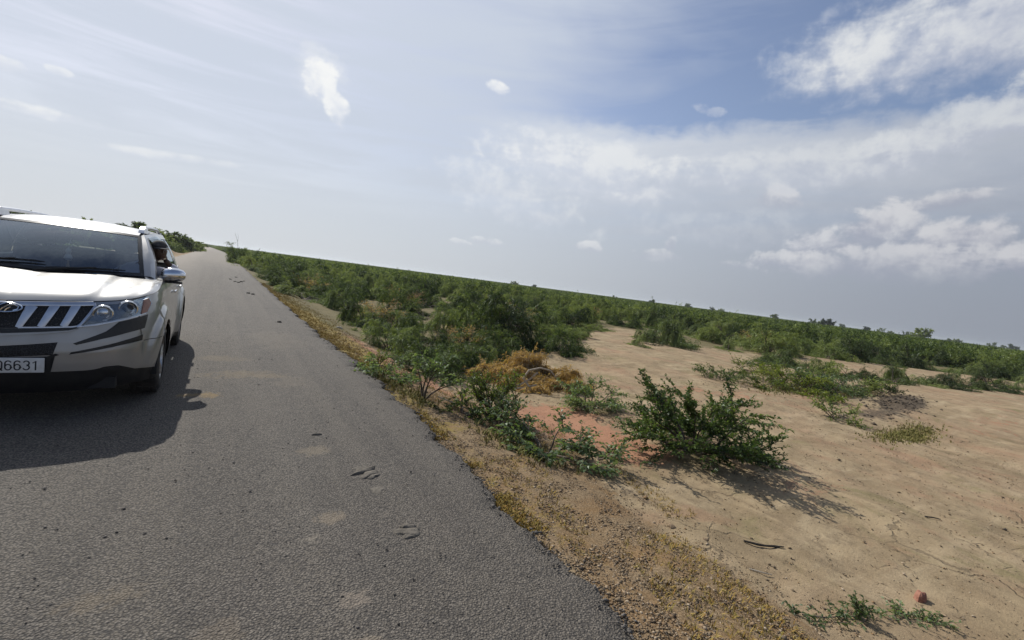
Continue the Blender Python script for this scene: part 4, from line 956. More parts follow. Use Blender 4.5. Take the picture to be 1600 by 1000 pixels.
def build_car(origin):
    car = empty('silver_car', (origin[0], origin[1], .012), 'silver sport utility car driving towards the viewer on the left of the road', 'car')
    def part(mb, name, mat, parent=car, **kw): return mb.build(name, mat, parent, **kw)
    # ---- painted skirt panels, split along the real panel gaps
    seam_z = lambda s: np.interp(np.abs(s), [0, .945, 1.29, 1.6], [.661, .661, .668, .672])
    yd = [1.42, 2.46, 3.36]                        # door gaps
    cut = [1.30]+[s_of_y(v) for v in yd]
    def panel(name, s0, s1, zlo, zhi, nz, parent=car, mat=C_PAINT, off=0, sides=(1, -1), step=.022):
        mb = MB(); ss = np.linspace(s0, s1, max(3, int((s1-s0)/step))); tt = np.linspace(0, 1, nz)
        S = np.repeat(ss[:, None], nz, 1); Z = zlo(ss)[:, None]+(zhi(ss)-zlo(ss))[:, None]*tt
        Q = skirt(S, Z, off)
        # open the wheel arches: drop what lies inside, pull the rim onto the circle
        keep = np.ones((len(ss)-1, nz-1), bool)
        for wy in WY:
            dy, dz = Q[..., 1]-wy, Z-WZ; r = np.hypot(dy, dz); on = Q[..., 0] > .70
            cin = (r < AR) & on
            keep &= ~(cin[:-1, :-1] & cin[1:, :-1] & cin[:-1, 1:] & cin[1:, 1:])
            # vertices inside that still belong to kept faces move outwards to the arch
            k = np.where(cin, AR/np.maximum(r, 1e-3), 1)
            y2, z2 = wy+dy*k, WZ+dz*k
            S2 = np.where(cin, S+(y2-Q[..., 1]), S); Z2 = np.where(cin, z2, Z)
            Q = np.where(cin[..., None], skirt(S2, Z2, off), Q); S, Z = S2, Z2
        idx = np.arange(len(ss)*nz).reshape(len(ss), nz)
        F = np.stack([idx[:-1, :-1], idx[1:, :-1], idx[1:, 1:], idx[:-1, 1:]], -1)[keep]
        for sg in sides:
            V = Q.copy(); V[..., 0] *= sg
            mb.add(V.reshape(-1, 3), F if sg > 0 else F[:, ::-1])
        bm_ = bmesh.new(); me = bpy.data.meshes.new(name); me.from_pydata(mb.v, [], mb.f); bm_.from_mesh(me)
        bmesh.ops.delete(bm_, geom=[v for v in bm_.verts if not v.link_faces], context='VERTS')
        bmesh.ops.remove_doubles(bm_, verts=bm_.verts, dist=.0008); bm_.to_mesh(me); bm_.free()
        me.shade_smooth()
        return link(name, me, parent, mat)
    G = .0035
    panel('front_bumper', 0, 1.30-G, zbot, lambda s: np.where(s < .945, ztop(s), 0)+np.where(s >= .945, seam_z(s)-G, 0), 40)
    def fz(s): return np.maximum(seam_z(s)+G, 0)
    for sg in (1, -1): panel('front_fender', .945, s_of_y(yd[0])-G, lambda s: np.where(s < 1.30, seam_z(s)+G, zbot(s)), ztop, 40, sides=(sg,))
    for sg in (1, -1):
        d = panel('front_door', cut[1]+G, cut[2]-G, zbot, ztop, 34, sides=(sg,), step=.04)
        h_ = MB(); y0 = 2.28; p = skirt(s_of_y(y0), .98); h_.box((sg*(p[0]+.018), y0, .985), (.022, .20, .028)); part(h_, 'door_handle', C_CHROME, d, bevel=.006)
        d = panel('rear_door', cut[2]+G, cut[3]-G, zbot, ztop, 34, sides=(sg,), step=.03)
        h_ = MB(); y0 = 3.18; h_.box((sg*(p[0]+.018), y0, .985), (.022, .20, .028)); part(h_, 'door_handle', C_CHROME, d, bevel=.006)
    panel('rear_quarter', cut[3]+G, SMAX, zbot, ztop, 36, step=.03)
    inner = panel('inner_shell', 0, SMAX, lambda s: zbot(s)-.02, lambda s: ztop(s)-.03, 16, mat=C_TRIM, off=-.022, step=.05)
    panel('lower_valance', 0, 1.28, lambda s: 0*s+.235, lambda s: zbot(s)+.004, 8, mat=C_BLACK, off=-.012)
    panel('sill', 1.62, SMAX, lambda s: 0*s+.24, lambda s: zbot(s)+.004, 5, mat=C_BLACK, off=-.006, step=.05)
    mb = MB(); mb.box((0, .62, .30), (1.35, .95, .10)); mb.box((0, 2.28, .30), (1.70, 1.75, .08)); mb.box((0, 3.63, .36), (1.3, .9, .10)); mb.box((0, 4.3, .36), (1.4, .36, .1)); mb.box((0, .93, .60), (1.10, .80, .55)); part(mb, 'underbody', C_BLACK)
    for wy in WY:
        for sg in (1, -1):
            mb = MB(); pr = []
            for q in range(17):
                a = math.pi*(-.06+1.12*q/16); pr.append([(sg*.60, wy+math.cos(a)*(AR+.004), WZ+math.sin(a)*(AR+.004)), (sg*.935, wy+math.cos(a)*(AR+.004), WZ+math.sin(a)*(AR+.004))])
            mb.grid(pr); mb.box((sg*.60, wy, .62), (.02, .84, .60)); part(mb, 'arch_liner', C_BLACK)

    # ---- conforming trim pieces cut from outlines (s, z) on the front
    def patch(name, out, off, thick, mat, parent=car, sg=1, res=.05):
        bm = bmesh.new(); f = bm.faces.new([bm.verts.new((a, 0, b)) for a, b in out])
        a0, a1 = min(p[0] for p in out), max(p[0] for p in out); b0, b1 = min(p[1] for p in out), max(p[1] for p in out)
        bmesh.ops.triangulate(bm, faces=bm.faces[:])
        for ax, lo, hi in ((0, a0, a1), (2, b0, b1)):
            k = int((hi-lo)/res)
            for i in range(1, k+1):
                co = [0, 0, 0]; no = [0, 0, 0]; co[ax] = lo+(hi-lo)*i/(k+1); no[ax] = 1
                bmesh.ops.bisect_plane(bm, geom=bm.verts[:]+bm.edges[:]+bm.faces[:], plane_co=co, plane_no=no)
        bmesh.ops.dissolve_limit(bm, angle_limit=.001, verts=[], edges=[])
        ext = bmesh.ops.extrude_face_region(bm, geom=bm.faces[:])
        top = {e for e in ext['geom'] if isinstance(e, bmesh.types.BMVert)}
        for v in bm.verts:
            p = skirt(v.co.x, v.co.z, off if v in top else off-thick); v.co = (sg*p[0], p[1], p[2])
        bmesh.ops.recalc_face_normals(bm, faces=bm.faces)
        me = bpy.data.meshes.new(name); bm.to_mesh(me); bm.free()
        return link(name, me, parent, mat)
    mir = lambda o: o+[(-a, b) for a, b in reversed(o)]
    dark = patch('grille_mesh', mir([(0, .79), (.10, .795), (.41, .812), (.45, .826), (.56, .995), (.553, 1.02), (.30, 1.012), (0, .998)]), .004, .02, C_MESH)
    # chrome frame: outline, slanting bars
    fr = MB()
    def bar(pts, w0, h0, off, sg=1, mb=None):
        """flat bar along (s,z) points, standing proud of the body"""
        P = [np.array(p) for p in pts]; L = []; Rr = []
        for i in range(len(P)):
            t = P[min(i+1, len(P)-1)]-P[max(i-1, 0)]; t = t/np.linalg.norm(t); n = np.array([-t[1], t[0]]); w = w0 if not isinstance(w0, (list, tuple)) else w0[i]
            L.append(P[i]+n*w/2); Rr.append(P[i]-n*w/2)
        L, Rr = np.array(L), np.array(Rr)
        rows = [skirt(L[:, 0], L[:, 1], off-h0), skirt(L[:, 0], L[:, 1], off-.003), skirt(L[:, 0]*.8+Rr[:, 0]*.2, L[:, 1]*.8+Rr[:, 1]*.2, off), skirt(L[:, 0]*.2+Rr[:, 0]*.8, L[:, 1]*.2+Rr[:, 1]*.8, off), skirt(Rr[:, 0], Rr[:, 1], off-.003), skirt(Rr[:, 0], Rr[:, 1], off-h0)]
        Q = np.stack(rows, 0); Q[..., 0] *= sg
        (mb or fr).grid(Q)
    def dens(pts, n=8):
        o = []
        for a, b in zip(pts[:-1], pts[1:]): o += [tuple(np.array(a)+(np.array(b)-np.array(a))*i/n) for i in range(n)]
        return o+[pts[-1]]
    bars = {}
    for sg in (1, -1):
        bar(dens([(0, .984), (.30, .999), (.548, 1.012)]), .034, .02, .020, sg)              # top bar
        bar(dens([(.551, 1.02), (.556, .990), (.452, .832), (.43, .815)], 5), .020, .02, .021, sg)   # outer edge
        bar(dens([(.438, .822), (.397, .814), (.088, .799)]), .014, .02, .0195, sg)              # lower edge
        for (t0, t1, b0, b1) in [((.112, .975), (.190, .985), (.066, .800), (.108, .800)), ((.255, .99), (.325, .995), (.188, .808), (.236, .810)), ((.392, .998), (.460, 1.0), (.320, .816), (.372, .818))]:
            c0 = ((t0[0]+t1[0])/2, (t0[1]+t1[1])/2); c1 = ((b0[0]+b1[0])/2, (b0[1]+b1[1])/2)
            bar(dens([c0, c1], 6), list(np.linspace((t1[0]-t0[0])*.88, (b1[0]-b0[0])*.88, 7)), .02, .018, sg, bars.setdefault((sg, t0), MB()))
    gf = part(fr, 'grille_frame', C_SATIN)
    for mb in bars.values(): part(mb, 'grille_bar', C_SATIN, gf)
    # oval emblem: ring with two swept curves
    em = MB(); ec = (0, .957); ax_, az_ = .098, .036
    ring = [skirt(np.array(ec[0]+ax_*math.cos(t)), np.array(ec[1]+az_*math.sin(t)), .030) for t in np.linspace(0, 2*math.pi, 33)]
    for p, t in zip(ring, np.linspace(0, 2*math.pi, 33)):
        if ax_*math.cos(t) < 0: p[0] = -abs(p[0])
    em.tube(ring, .0055, 6, caps=False)
    for pts in ([(-.075, -.022), (-.045, .006), (-.008, .028), (.004, .031)], [(-.03, -.031), (-.012, -.008), (.018, .016), (.05, .022), (.078, .008), (.072, -.014), (.05, -.024)], [(.0, -.034), (.012, -.014), (.034, .004)]):
        q = []
        for a, b in pts:
            p = skirt(np.array(abs(a)), np.array(ec[1]+b), .030); p[0] = math.copysign(abs(p[0]), a); q.append(p)
        em.tube(q, .006, 5)
    part(em, 'emblem', C_CHROME)
    pl_ = patch('emblem_base', [(-.095, .945), (-.07, .928), (0, .921), (.07, .928), (.095, .945), (.095, .968), (.07, .985), (0, .993), (-.07, .985), (-.095, .968)], .024, .02, C_GLOSSB)
    # black chin under the grille, lip, air intake, plate panel, side blades
    patch('grille_chin', mir([(0, .752), (.20, .768), (.38, .786), (.445, .806), (.43, .812), (.397, .806), (.09, .792), (0, .788)]), .006, .02, C_GLOSSB)
    patch('bumper_lip', mir([(0, .730), (.203, .750), (.385, .774), (.44, .80), (.38, .784), (.20, .766), (0, .750)]), .016, .03, C_PAINT)
    patch('air_intake', mir([(0, .561), (.292, .578), (.318, .684), (.15, .664), (0, .650)]), .004, .02, C_MESH)
    patch('plate_panel', mir([(0, .418), (.284, .424), (.278, .556), (.33, .578), (.31, .590), (.26, .566), (0, .560)]), .006, .02, C_BLACK)
    for sg in (1, -1):
        patch('side_blade', [(.43, .661), (.60, .709), (.80, .752), (.985, .780), (1.048, .905), (.885, .880), (.735, .853), (.712, .814), (.625, .771), (.50, .715), (.41, .674)], .004, .015, C_GLOSSB, sg=sg)
        patch('side_blade', [(.39, .581), (.56, .612), (.743, .646), (.944, .667), (.956, .719), (.78, .688), (.60, .646), (.40, .600)], .004, .015, C_GLOSSB, sg=sg)
        patch('blade_ledge', [(.41, .560), (.56, .590), (.743, .624), (.946, .655), (.944, .669), (.743, .648), (.56, .614), (.395, .583)], .014, .03, C_PAINT, sg=sg)
        # headlamp: dark bowl, two projectors, amber end, clear cover
        hl = patch('headlight', [(.46, .822), (.56, .842), (.708, .874), (.86, .900), (.99, .930), (1.075, 1.018), (1.065, 1.078), (.90, 1.048), (.763, 1.012), (.573, 1.000), (.55, .93)], .003, .02, C_LAMPIN, sg=sg)
        for (s0, z0, r) in ((.612, .932, .068), (.835, .970, .070)):
            c = skirt(s0, z0, .004); n = skirt(s0, z0, 1.0)-skirt(s0, z0, 0); n = n/np.linalg.norm(n)
            n = Vector((n[0]*.35, n[1], n[2]*.2)).normalized(); c = Vector(c)
            q = n.to_track_quat('Z', 'Y').to_matrix()
            def disc(prof, mat, nm):
                mb = MB().lathe(prof, 20, 'Z'); mb.v = [tuple((c+q@Vector(v))) for v in mb.v]; mb.v = [(sg*v[0], v[1], v[2]) for v in mb.v]; part(mb, nm, mat, hl)
            disc([(.004, r*1.12), (.020, r*1.05), (.022, r*.92), (.006, r*.74), (.004, r*.62)], C_PROJ, 'lamp_ring')
            disc([(.002, r*.64), (.014, r*.60), (.022, r*.42), (.026, r*.18), (.027, .0005)], C_GLOSSB if z0 > .95 else C_PROJ, 'projector')
        patch('amber_reflector', [(.925, .920), (.99, .936), (1.066, 1.018), (1.054, 1.066), (.995, 1.050), (.955, .98)], .038, .014, C_AMBER, hl, sg=sg)
        patch('lamp_cover', [(.46, .820), (.56, .840), (.708, .872), (.86, .898), (.995, .928), (1.08, 1.018), (1.068, 1.081), (.90, 1.050), (.763, 1.014), (.573, 1.002), (.548, .93)], .034, .003, C_LENS, hl, sg=sg)
        patch('lamp_trim', [(.44, .812), (.56, .828), (.708, .860), (.86, .887), (1.0, .918), (.995, .932), (.86, .902), (.708, .876), (.56, .844), (.455, .825)], .020, .02, C_SATIN, hl, sg=sg)
        patch('fog_notch', [(.565, .432), (.60, .452), (.72, .452), (.80, .428), (.86, .404), (.70, .41)], .003, .012, C_BLACK, sg=sg)
    # number plate with its lettering
    npm = MB(); npm.box((0, .0, 0), (.51, .012, .122)); plate = part(npm, 'number_plate', C_PLATE, bevel=.004)
    plate.location = (0, -.022, .499)
    # characters as strokes on a 1 x 2 cell
    arc = lambda cx, cy, rx, ry, a0, a1, n=9: [(cx+rx*math.cos(R(a0+(a1-a0)*i/n)), cy+ry*math.sin(R(a0+(a1-a0)*i/n))) for i in range(n+1)]
    CH = {'E': [[(.95, 2), (0, 2), (0, 0), (.95, 0)], [(0, 1.02), (.8, 1.02)]],
          'Q': [arc(.5, 1.45, .5, .55, 0, 180)+arc(.5, .55, .5, .55, 180, 360)+[(1, 1.45)], [(.55, .5), (1.02, -.08)]],
          '6': [arc(.5, 1.45, .5, .55, 35, 180)+arc(.5, .6, .5, .6, 180, 360, 8)+arc(.5, .6, .5, .62, 0, 150)],
          '3': [arc(.48, 1.5, .48, .5, 150, -80)+arc(.48, .55, .52, .55, 85, -150)],
          '1': [[(.12, 1.6), (.55, 2), (.55, 0)]]}
    mb = MB(); cw_, hh, x = .0335, .0365, .238-6*.0505
    for ch in 'EQ6631':
        for st in CH[ch]:
            pts = [Vector((x+a*cw_, -.0068, (b_-1)*hh)) for a, b_ in st]; wd = .0046
            for i in range(len(pts)):
                pass
            L_, R_ = [], []
            for i, p in enumerate(pts):
                t = (pts[min(i+1, len(pts)-1)]-pts[max(i-1, 0)]).normalized(); n = Vector((-t.z, 0, t.x))
                if 0 < i < len(pts)-1:
                    t1 = (pts[i+1]-p).normalized(); kk = max(.5, n.dot(Vector((-t1.z, 0, t1.x)))); n = n/kk
                e = (t*wd*.9 if i == len(pts)-1 else (-t*wd*.9 if i == 0 else Vector()))
                L_.append(p+n*wd+e); R_.append(p-n*wd+e)
            mb.grid([L_, R_]); mb.grid([[q+Vector((0, .003, 0)) for q in L_], [q+Vector((0, .003, 0)) for q in R_]])
        x += .0505
    mb.build('plate_lettering', C_INK, plate, smooth=False)['kind'] = 'stuff'

    # ---- bonnet
    sc_, sA = 1.09, s_of_y(1.32)
    nu, nv = 33, 25
    U = np.linspace(0, 1, nu); Vv = np.linspace(0, 1, nv)
    E = skirt(U*sc_, ztop(U*sc_)); cen = np.array([0, .985, 1.178]); A_ = skirt(sA, ztop(sA))
    Rb = np.stack([U*A_[0], cen[1]+(A_[1]-cen[1])*U**2.2, cen[2]+(A_[2]-cen[2])*U**2+.02*np.sin(np.pi*U)], -1)
    sv = sc_+(sA-sc_)*Vv; Ed = skirt(sv, ztop(sv)); Cl = E[0]+(cen-E[0])*Vv[:, None]
    Q = np.zeros((nv, nu, 3))
    for i, v in enumerate(Vv):
        for j, u in enumerate(U):
            cu = (1-v)*E[j]+v*Rb[j]; ce = (1-u)*Cl[i]+u*Ed[i]
            bi = (1-u)*(1-v)*E[0]+u*(1-v)*E[-1]+(1-u)*v*Rb[0]+u*v*Rb[-1]
            Q[i, j] = cu+ce-bi
    vv, uu = Vv[:, None], U[None]
    Q[..., 2] += .050*np.sin(np.pi*vv**.62)*(1-uu**3)                  # rounded nose and crown
    uc = .46+.12*vv
    Q[..., 2] += .012*sm(0, .12, vv)*sm(uc+.05, uc-.03, uu)            # raised middle with a crease
    Q[..., 2] += .014*np.sin(np.pi*vv)*np.exp(-((uu-.93)/.06)**2)
    mb = MB(); mb.grid(Q); Q2 = Q.copy(); Q2[..., 0] *= -1; mb.grid(Q2)
    h = part(mb, 'bonnet', C_PAINT, fix=True)
    bm = bmesh.new(); bm.from_mesh(h.data); bmesh.ops.remove_doubles(bm, verts=bm.verts, dist=.0005); bmesh.ops.recalc_face_normals(bm, faces=bm.faces); bm.to_mesh(h.data); bm.free()
    h.data.shade_smooth()
    # thin dark gap along the bonnet lip and down the fenders
    mb = MB()
    for sg in (1, -1):
        pts = [skirt(s, ztop(s), .0015)*[sg, 1, 1] for s in np.linspace(0.0, 1.09, 30)]
        mb.tube(pts, .0045, 5)
        pts = [(sg*p[0], p[1], p[2]+.001) for p in Ed[::3]]; mb.tube(pts, .003, 5)
    part(mb, 'bonnet_gap', C_BLACK)

    # ---- cab: windscreen, pillars, roof
    def ws(u, v):                                    # u 0..1 from centre to edge, v bottom to top
        b = np.array([.715*u, 1.03+.25*u**2.2, 1.205+.012*u]); t = np.array([.605*u, 1.70+.12*u**2, 1.672-.018*u*u])
        p = b+(t-b)*v; p = p+np.array([0, -.055, .03])*math.sin(math.pi*v)*(1-.5*u*u); return p
    nu, nv = 15, 13
    def wsgrid(off=0, m=0.):
        g_ = np.array([[ws(u, v) for u in np.linspace(0, 1-m, nu)] for v in np.linspace(m, 1-m, nv)]); g_[..., 1] -= off; g_[..., 2] += off*.8; return g_
    mb = MB(); Q = wsgrid(); mb.grid(Q); Q2 = Q.copy(); Q2[..., 0] *= -1; mb.grid(Q2); wsc = part(mb, 'windscreen', C_GLASS)
    bm = bmesh.new(); bm.from_mesh(wsc.data); bmesh.ops.remove_doubles(bm, verts=bm.verts, dist=.0005); bmesh.ops.recalc_face_normals(bm, faces=bm.faces); bm.to_mesh(wsc.data); bm.free(); wsc.data.shade_smooth()
    # black band printed round the glass
    mb = MB()
    for sg in (1, -1):
        for lo, hi, side in ((0, .055, 'b'), (.945, 1.0, 't'), (.955, 1.0, 's')):
            rows = []
            for a in np.linspace(lo, hi, 3):
                rows.append([np.array(ws(*((u, a) if side != 's' else (a, u))))*[sg, 1, 1]+[0, -.003, .003] for u in np.linspace(0, 1, nu)])
            mb.grid(rows)
    part(mb, 'windscreen_border', C_GLOSSB, wsc)
    yA = lambda t: 1.30+.58*t**1.05
    yD = lambda t: 4.40-.38*t
    def bel(y): s = s_of_y(min(max(y, 1.0), 4.1)); p = skirt(s, ztop(s)); return p
    def cab(q, t, off=0.):
        y = yA(t)+(yD(t)-yA(t))*q
        xb, zb = .862-.05*sm(3.6, 4.4, y)-.048*(1-sm(1.3, 2.2, y)), 1.188+.035*sm(1.3, 2.4, y)+.01*sm(3, 4.3, y)
        xr, zr = .665-.035*sm(3.4, 4.3, y)-.028*(1-sm(1.9, 2.6, y)), 1.672+.035*sm(1.8, 2.6, y)-.05*sm(3.4, 4.3, y)
        tt = t
        x = xb+(xr-xb)*tt+.030*math.sin(math.pi*tt)+off; z = zb+(zr-zb)*tt+.0*tt+off*.4
        return np.array([x, y, z])
    qs = [0, .035, .352, .378, .650, .676, .90, 1.0]; ts = [0, .045, .875, 1.0]
    wins = {(1, 1): 'front', (3, 1): 'rear', (5, 1): 'quarter'}
    for sg in (1, -1):
        fm = MB()
        for i in range(len(qs)-1):
            for j in range(len(ts)-1):
                rows = [[cab(q, t, 0 if (i, j) not in wins else -.006)*[sg, 1, 1] for q in np.linspace(qs[i], qs[i+1], 3 if i in (0, 2, 4, 6) else 9)] for t in np.linspace(ts[j], ts[j+1], 3 if j != 1 else 9)]
                if (i, j) in wins:
                    if wins[(i, j)] == 'front' and sg > 0: continue            # the open window
                    mb = MB(); mb.grid(rows); part(mb, 'side_window', C_TINT)
                elif i in (2, 4) and j == 1: mb = MB(); mb.grid(rows); part(mb, 'door_pillar', C_GLOSSB)
                else: fm.grid(rows)
        part(fm, 'side_frame', C_PAINT)
        # A pillar between windscreen edge and side frame
        mb = MB(); rows = []
        for v in np.linspace(0, 1, 13):
            a = np.array(ws(1, v)); b = cab(0, v); m_ = (a+b)/2+np.array([.012, -.020, .012])
            rows.append([a*[sg, 1, 1]+[0, 0, -.004], (a*.75+m_*.35-b*.1)*[sg, 1, 1], m_*[sg, 1, 1], (b*.75+m_*.3-a*.05)*[sg, 1, 1], b*[sg, 1, 1]])
        mb.grid(rows); part(mb, 'windscreen_pillar', C_PAINT)
        mb = MB(); rows = []
        for q in np.linspace(0, 1, 40):
            b = cab(q, 0); s_ = s_of_y(min(b[1], 4.05)); a = skirt(s_, ztop(s_)); a = np.array([min(a[0], a[0]), b[1] if b[1] > 4.05 else a[1], a[2]])
            if b[1] > 4.05: a[0] = b[0]+.02
            rows.append([(a+[0, 0, -.02])*[sg, 1, 1], (a+[-.004, 0, .004])*[sg, 1, 1], ((a+b)/2+[0, 0, .008])*[sg, 1, 1], (b+[0, 0, .004])*[sg, 1, 1]])
        mb.grid(rows); part(mb, 'belt_moulding', C_PAINT)
        # rain guard over the open window
        mb = MB(); rows = [[cab(q, t, .018 if t < .9 else .006)*[sg, 1, 1] for q in np.linspace(.03, .355, 10)] for t in (.80, .86, .93)]
        mb.grid(rows); part(mb, 'rain_guard', C_LENS)
        # roof rail on its feet
        mb = MB(); pts = []
        for y in np.linspace(1.93, 4.0, 15):
            e = min(1, (y-1.93)/.16, (4.0-y)/.16); pts.append((sg*(.60-.02*sm(3.2, 4, y)), y, 1.716+.040*sm(0, 1, e)+.012*sm(1.9, 2.7, y)-.03*sm(3.4, 4.1, y)))
        mb.tube(pts, [.022]+[.022]*13+[.022], 8)
        mb.add([(sg*(.603+a*w), y, z) for y, z, w in ((1.86, 1.690, 1), (1.90, 1.735, .9), (2.02, 1.775, .8), (2.22, 1.770, .7), (2.28, 1.690, 1)) for a in (-.028, .028)], [(0, 2, 3, 1), (2, 4, 5, 3), (4, 6, 7, 5), (6, 8, 9, 7), (0, 8, 6, 4, 2), (1, 3, 5, 7, 9)]); mb.box((sg*.585, 3.96, 1.715), (.045, .14, .045)); part(mb, 'roof_rail', C_SATIN, bevel=.0)
    # roof skin
    rows = []
    for y in np.linspace(0, 1, 21):
        row = []
        for u in np.linspace(-1, 1, 21):
            yf = 1.70+.12*u*u; yy = yf+(4.10-yf)*y
            e = cab(max(0, min(1, (yy-yA(1))/(yD(1)-yA(1)))), 1.0)
            xe = .605+(e[0]-.605)*sm(0, .25, y) if True else 0
            ze = (1.672-.018)+(e[2]+.002-1.654)*sm(0, .12, y)
            crown = (.018+.040*sm(0, .22, y)-.012*sm(.75, 1, y))*(1-abs(u)**2.4)
            row.append((xe*u, yy, ze+crown))
        rows.append(row)
    mb = MB(); mb.grid(rows); mb.grid([[r_[0], (r_[0][0]-.0, r_[0][1], r_[0][2]-.03)] for r_ in rows]); part(mb, 'roof', C_PAINT)
    # filler between roof front corner and the side frame
    for sg in (1, -1):
        mb = MB(); mb.grid([[np.array(ws(1, 1))*[sg, 1, 1], cab(0, 1)*[sg, 1, 1]], [np.array((rows[2][-1][0], rows[2][-1][1], rows[2][-1][2]))*[sg, 1, 1], cab(.06, 1)*[sg, 1, 1]]]); part(mb, 'roof_corner', C_PAINT)
    # headlining, tailgate with rear glass
    mb = MB(); mb.grid([[(r_[i][0]*.97, r_[i][1], r_[i][2]-.035) for i in range(0, 21, 2)] for r_ in rows[1:]]); part(mb, 'headlining', C_SEATL)
    def tg(u, v): return np.array([u*(.80-.16*v), 4.40-.32*v+(.06*(1-v)+.10*v)*(1-u*u), 1.20+.47*v+.02*(1-u*u)])
    mb = MB()
    for a, b in ((0, .10), (.86, 1.0)): mb.grid([[tg(u, v) for u in np.linspace(-1, 1, 13)] for v in np.linspace(a, b, 3)])
    for a, b in ((-1, -.88), (.88, 1)): mb.grid([[tg(u, v) for u in np.linspace(a, b, 3)] for v in np.linspace(.1, .86, 7)])
    tgo = part(mb, 'tailgate', C_PAINT)
    mb = MB(); mb.grid([[tg(u, v) for u in np.linspace(-.88, .88, 13)] for v in np.linspace(.1, .86, 7)]); part(mb, 'rear_window', C_TINT, tgo)
    for sg in (1, -1):
        mb = MB(); mb.grid([[skirt(s, z, .012)*[sg, 1, 1] for s in np.linspace(SMAX-1.05, SMAX-.62, 7)] for z in np.linspace(.82, 1.16, 6)]); part(mb, 'tail_light', C_RED)
    # cowl and wipers
    mb = MB(); cw = []
    for u in np.linspace(-.86, .86, 21):
        j = abs(u); ra = np.array([np.interp(j, U if len(U) == len(Rb) else np.linspace(0, 1, len(Rb)), Rb[:, k]) for k in range(3)]) if False else Rb[int(round(j*(len(Rb)-1)))]
        w_ = np.array(ws(min(1, j/.86), 0)); sgn = 1 if u >= 0 else -1
        cw.append([(sgn*ra[0]*.985, ra[1]-.004, ra[2]-.012), (sgn*(ra[0]+w_[0])/2, (ra[1]+w_[1])/2+.01, 1.182), (sgn*w_[0], w_[1]+.02, w_[2]-.004)])
    mb.grid(cw); part(mb, 'cowl', C_BLACK)
    for sg in (1, -1):
        mb = MB(); i0 = int(round(.86*(len(Rb)-1)))
        ia = [Rb[i]+[0, -.002, -.003] for i in range(i0-1, len(Rb))]; e0, e1 = np.array(ws(1, 0)), cab(0, 0)
        ib = [e0+(e1-e0)*k+[0, .012, .004] for k in np.linspace(0, 1, len(ia))]
        mb.grid([[p*[sg, 1, 1] for p in ia], [(a+b)/2*[sg, 1, 1]+[0, 0, .004] for a, b in zip(ia, ib)], [p*[sg, 1, 1] for p in ib]]); part(mb, 'cowl_corner', C_PAINT)
    for (pu, tu, tv) in ((-.10, .80, .035), (-.88, -.02, .085)):
        mb = MB(); a = np.array(ws(abs(pu), .0)); a[0] = math.copysign(a[0], pu); a += [0, -.05, .0]
        bl_ = []
        for k in np.linspace(0, 1, 9):
            u = pu+.10+(tu-pu-.10)*k; v = .02+tv*math.sin(math.pi*min(1, k*1.0)*.55)+.012
            p = np.array(ws(abs(u), v)); p[0] = math.copysign(p[0], u); p += [0, -.018, .016]; bl_.append(p)
        mb.tube(bl_, [.006]+[.010]*7+[.005], 5); mid = bl_[5]
        mb.tube([a, (a+mid)/2+[0, -.02, .012], mid+[0, -.012, .012]], [.014, .011, .008], 6)
        part(mb, 'wiper', C_BLACK)
    # ---- door mirrors
    for sg in (1, -1):
        mb = MB()
        prof = [(0, .050, .066, -.01), (.03, .075, .084, 0), (.09, .082, .092, .004), (.15, .076, .086, .006), (.20, .058, .066, .006), (.225, .03, .036, .004)]
        V = []
        for (dx, ry, rz_, oz) in prof:
            V.append([(sg*(.845+dx), 1.55+math.cos(t)*ry+.05*(dx/.22)**2, 1.232+oz+math.sin(t)*rz_*(1.0 if math.sin(t) > 0 else .85)) for t in np.linspace(0, 2*math.pi, 17)])
        mb.grid(V); mb.add(V[0][:-1], [tuple(range(16))]); mb.add(V[-1][:-1], [tuple(range(16))])
        mo = part(mb, 'door_mirror', C_CHROME)
        mb = MB(); mb.box((sg*.865, 1.56, 1.165), (.10, .05, .03)); mb.box((sg*.945, 1.565, 1.152), (.20, .10, .018)); part(mb, 'mirror_foot', C_BLACK, mo, bevel=.006)
        mb = MB(); mb.grid([[(sg*(.85+.21*a), 1.465+.045*a*a-.004*math.sin(math.pi*b), 1.172+.022*b+.012*a) for a in np.linspace(.25, 1, 8)] for b in (0, .5, 1)]); part(mb, 'mirror_indicator', C_LENS, mo)
        mb = MB(); mb.grid([[(sg*(.86+.18*a), 1.635+.04*a*a, 1.17+.125*b) for a in np.linspace(0, 1, 6)] for b in np.linspace(0, 1, 5)]); part(mb, 'mirror_glass', C_PROJ, mo)
    # ---- wheels
    for wy in WY:
        for sg in (1, -1):
            t = MB(); x0 = sg*.825; hw = .118
            prof = [(-hw, .232), (-hw-.004, .27), (-hw, .325), (-hw+.025, .358), (-hw+.06, .368), (0, .369), (hw-.06, .368), (hw-.025, .358), (hw, .325), (hw+.004, .27), (hw, .232)]
            t.lathe([(x0+sg*a, r) for a, r in prof], 48, 'X', (0, wy, WZ))
            for k in range(48):                     # tread blocks
                a = 2*math.pi*k/48
                for xx in (-.08, -.028, .028, .08):
                    c = Vector((x0+xx, wy+math.cos(a)*.370, WZ+math.sin(a)*.370)); M = Matrix.Rotation(a, 3, 'X')
                    P = [c+M@Vector((i*.021, j*.004, kk*.017)) for kk in (-1, 1) for j in (-1, 1) for i in (-1, 1)]
                    t.add(P, [(0, 2, 3, 1), (4, 5, 7, 6), (0, 1, 5, 4), (2, 6, 7, 3), (0, 4, 6, 2), (1, 3, 7, 5)])
            wh = empty('wheel', (0, 0, 0), None, None); wh.parent = car
            part(t, 'tyre', C_RUBBER, wh)
            r_ = MB(); r_.lathe([(x0+sg*a, r) for a, r in [(-.10, .215), (.06, .205), (.105, .222), (.112, .236), (.100, .238), (-.10, .236)]], 32, 'X', (0, wy, WZ))
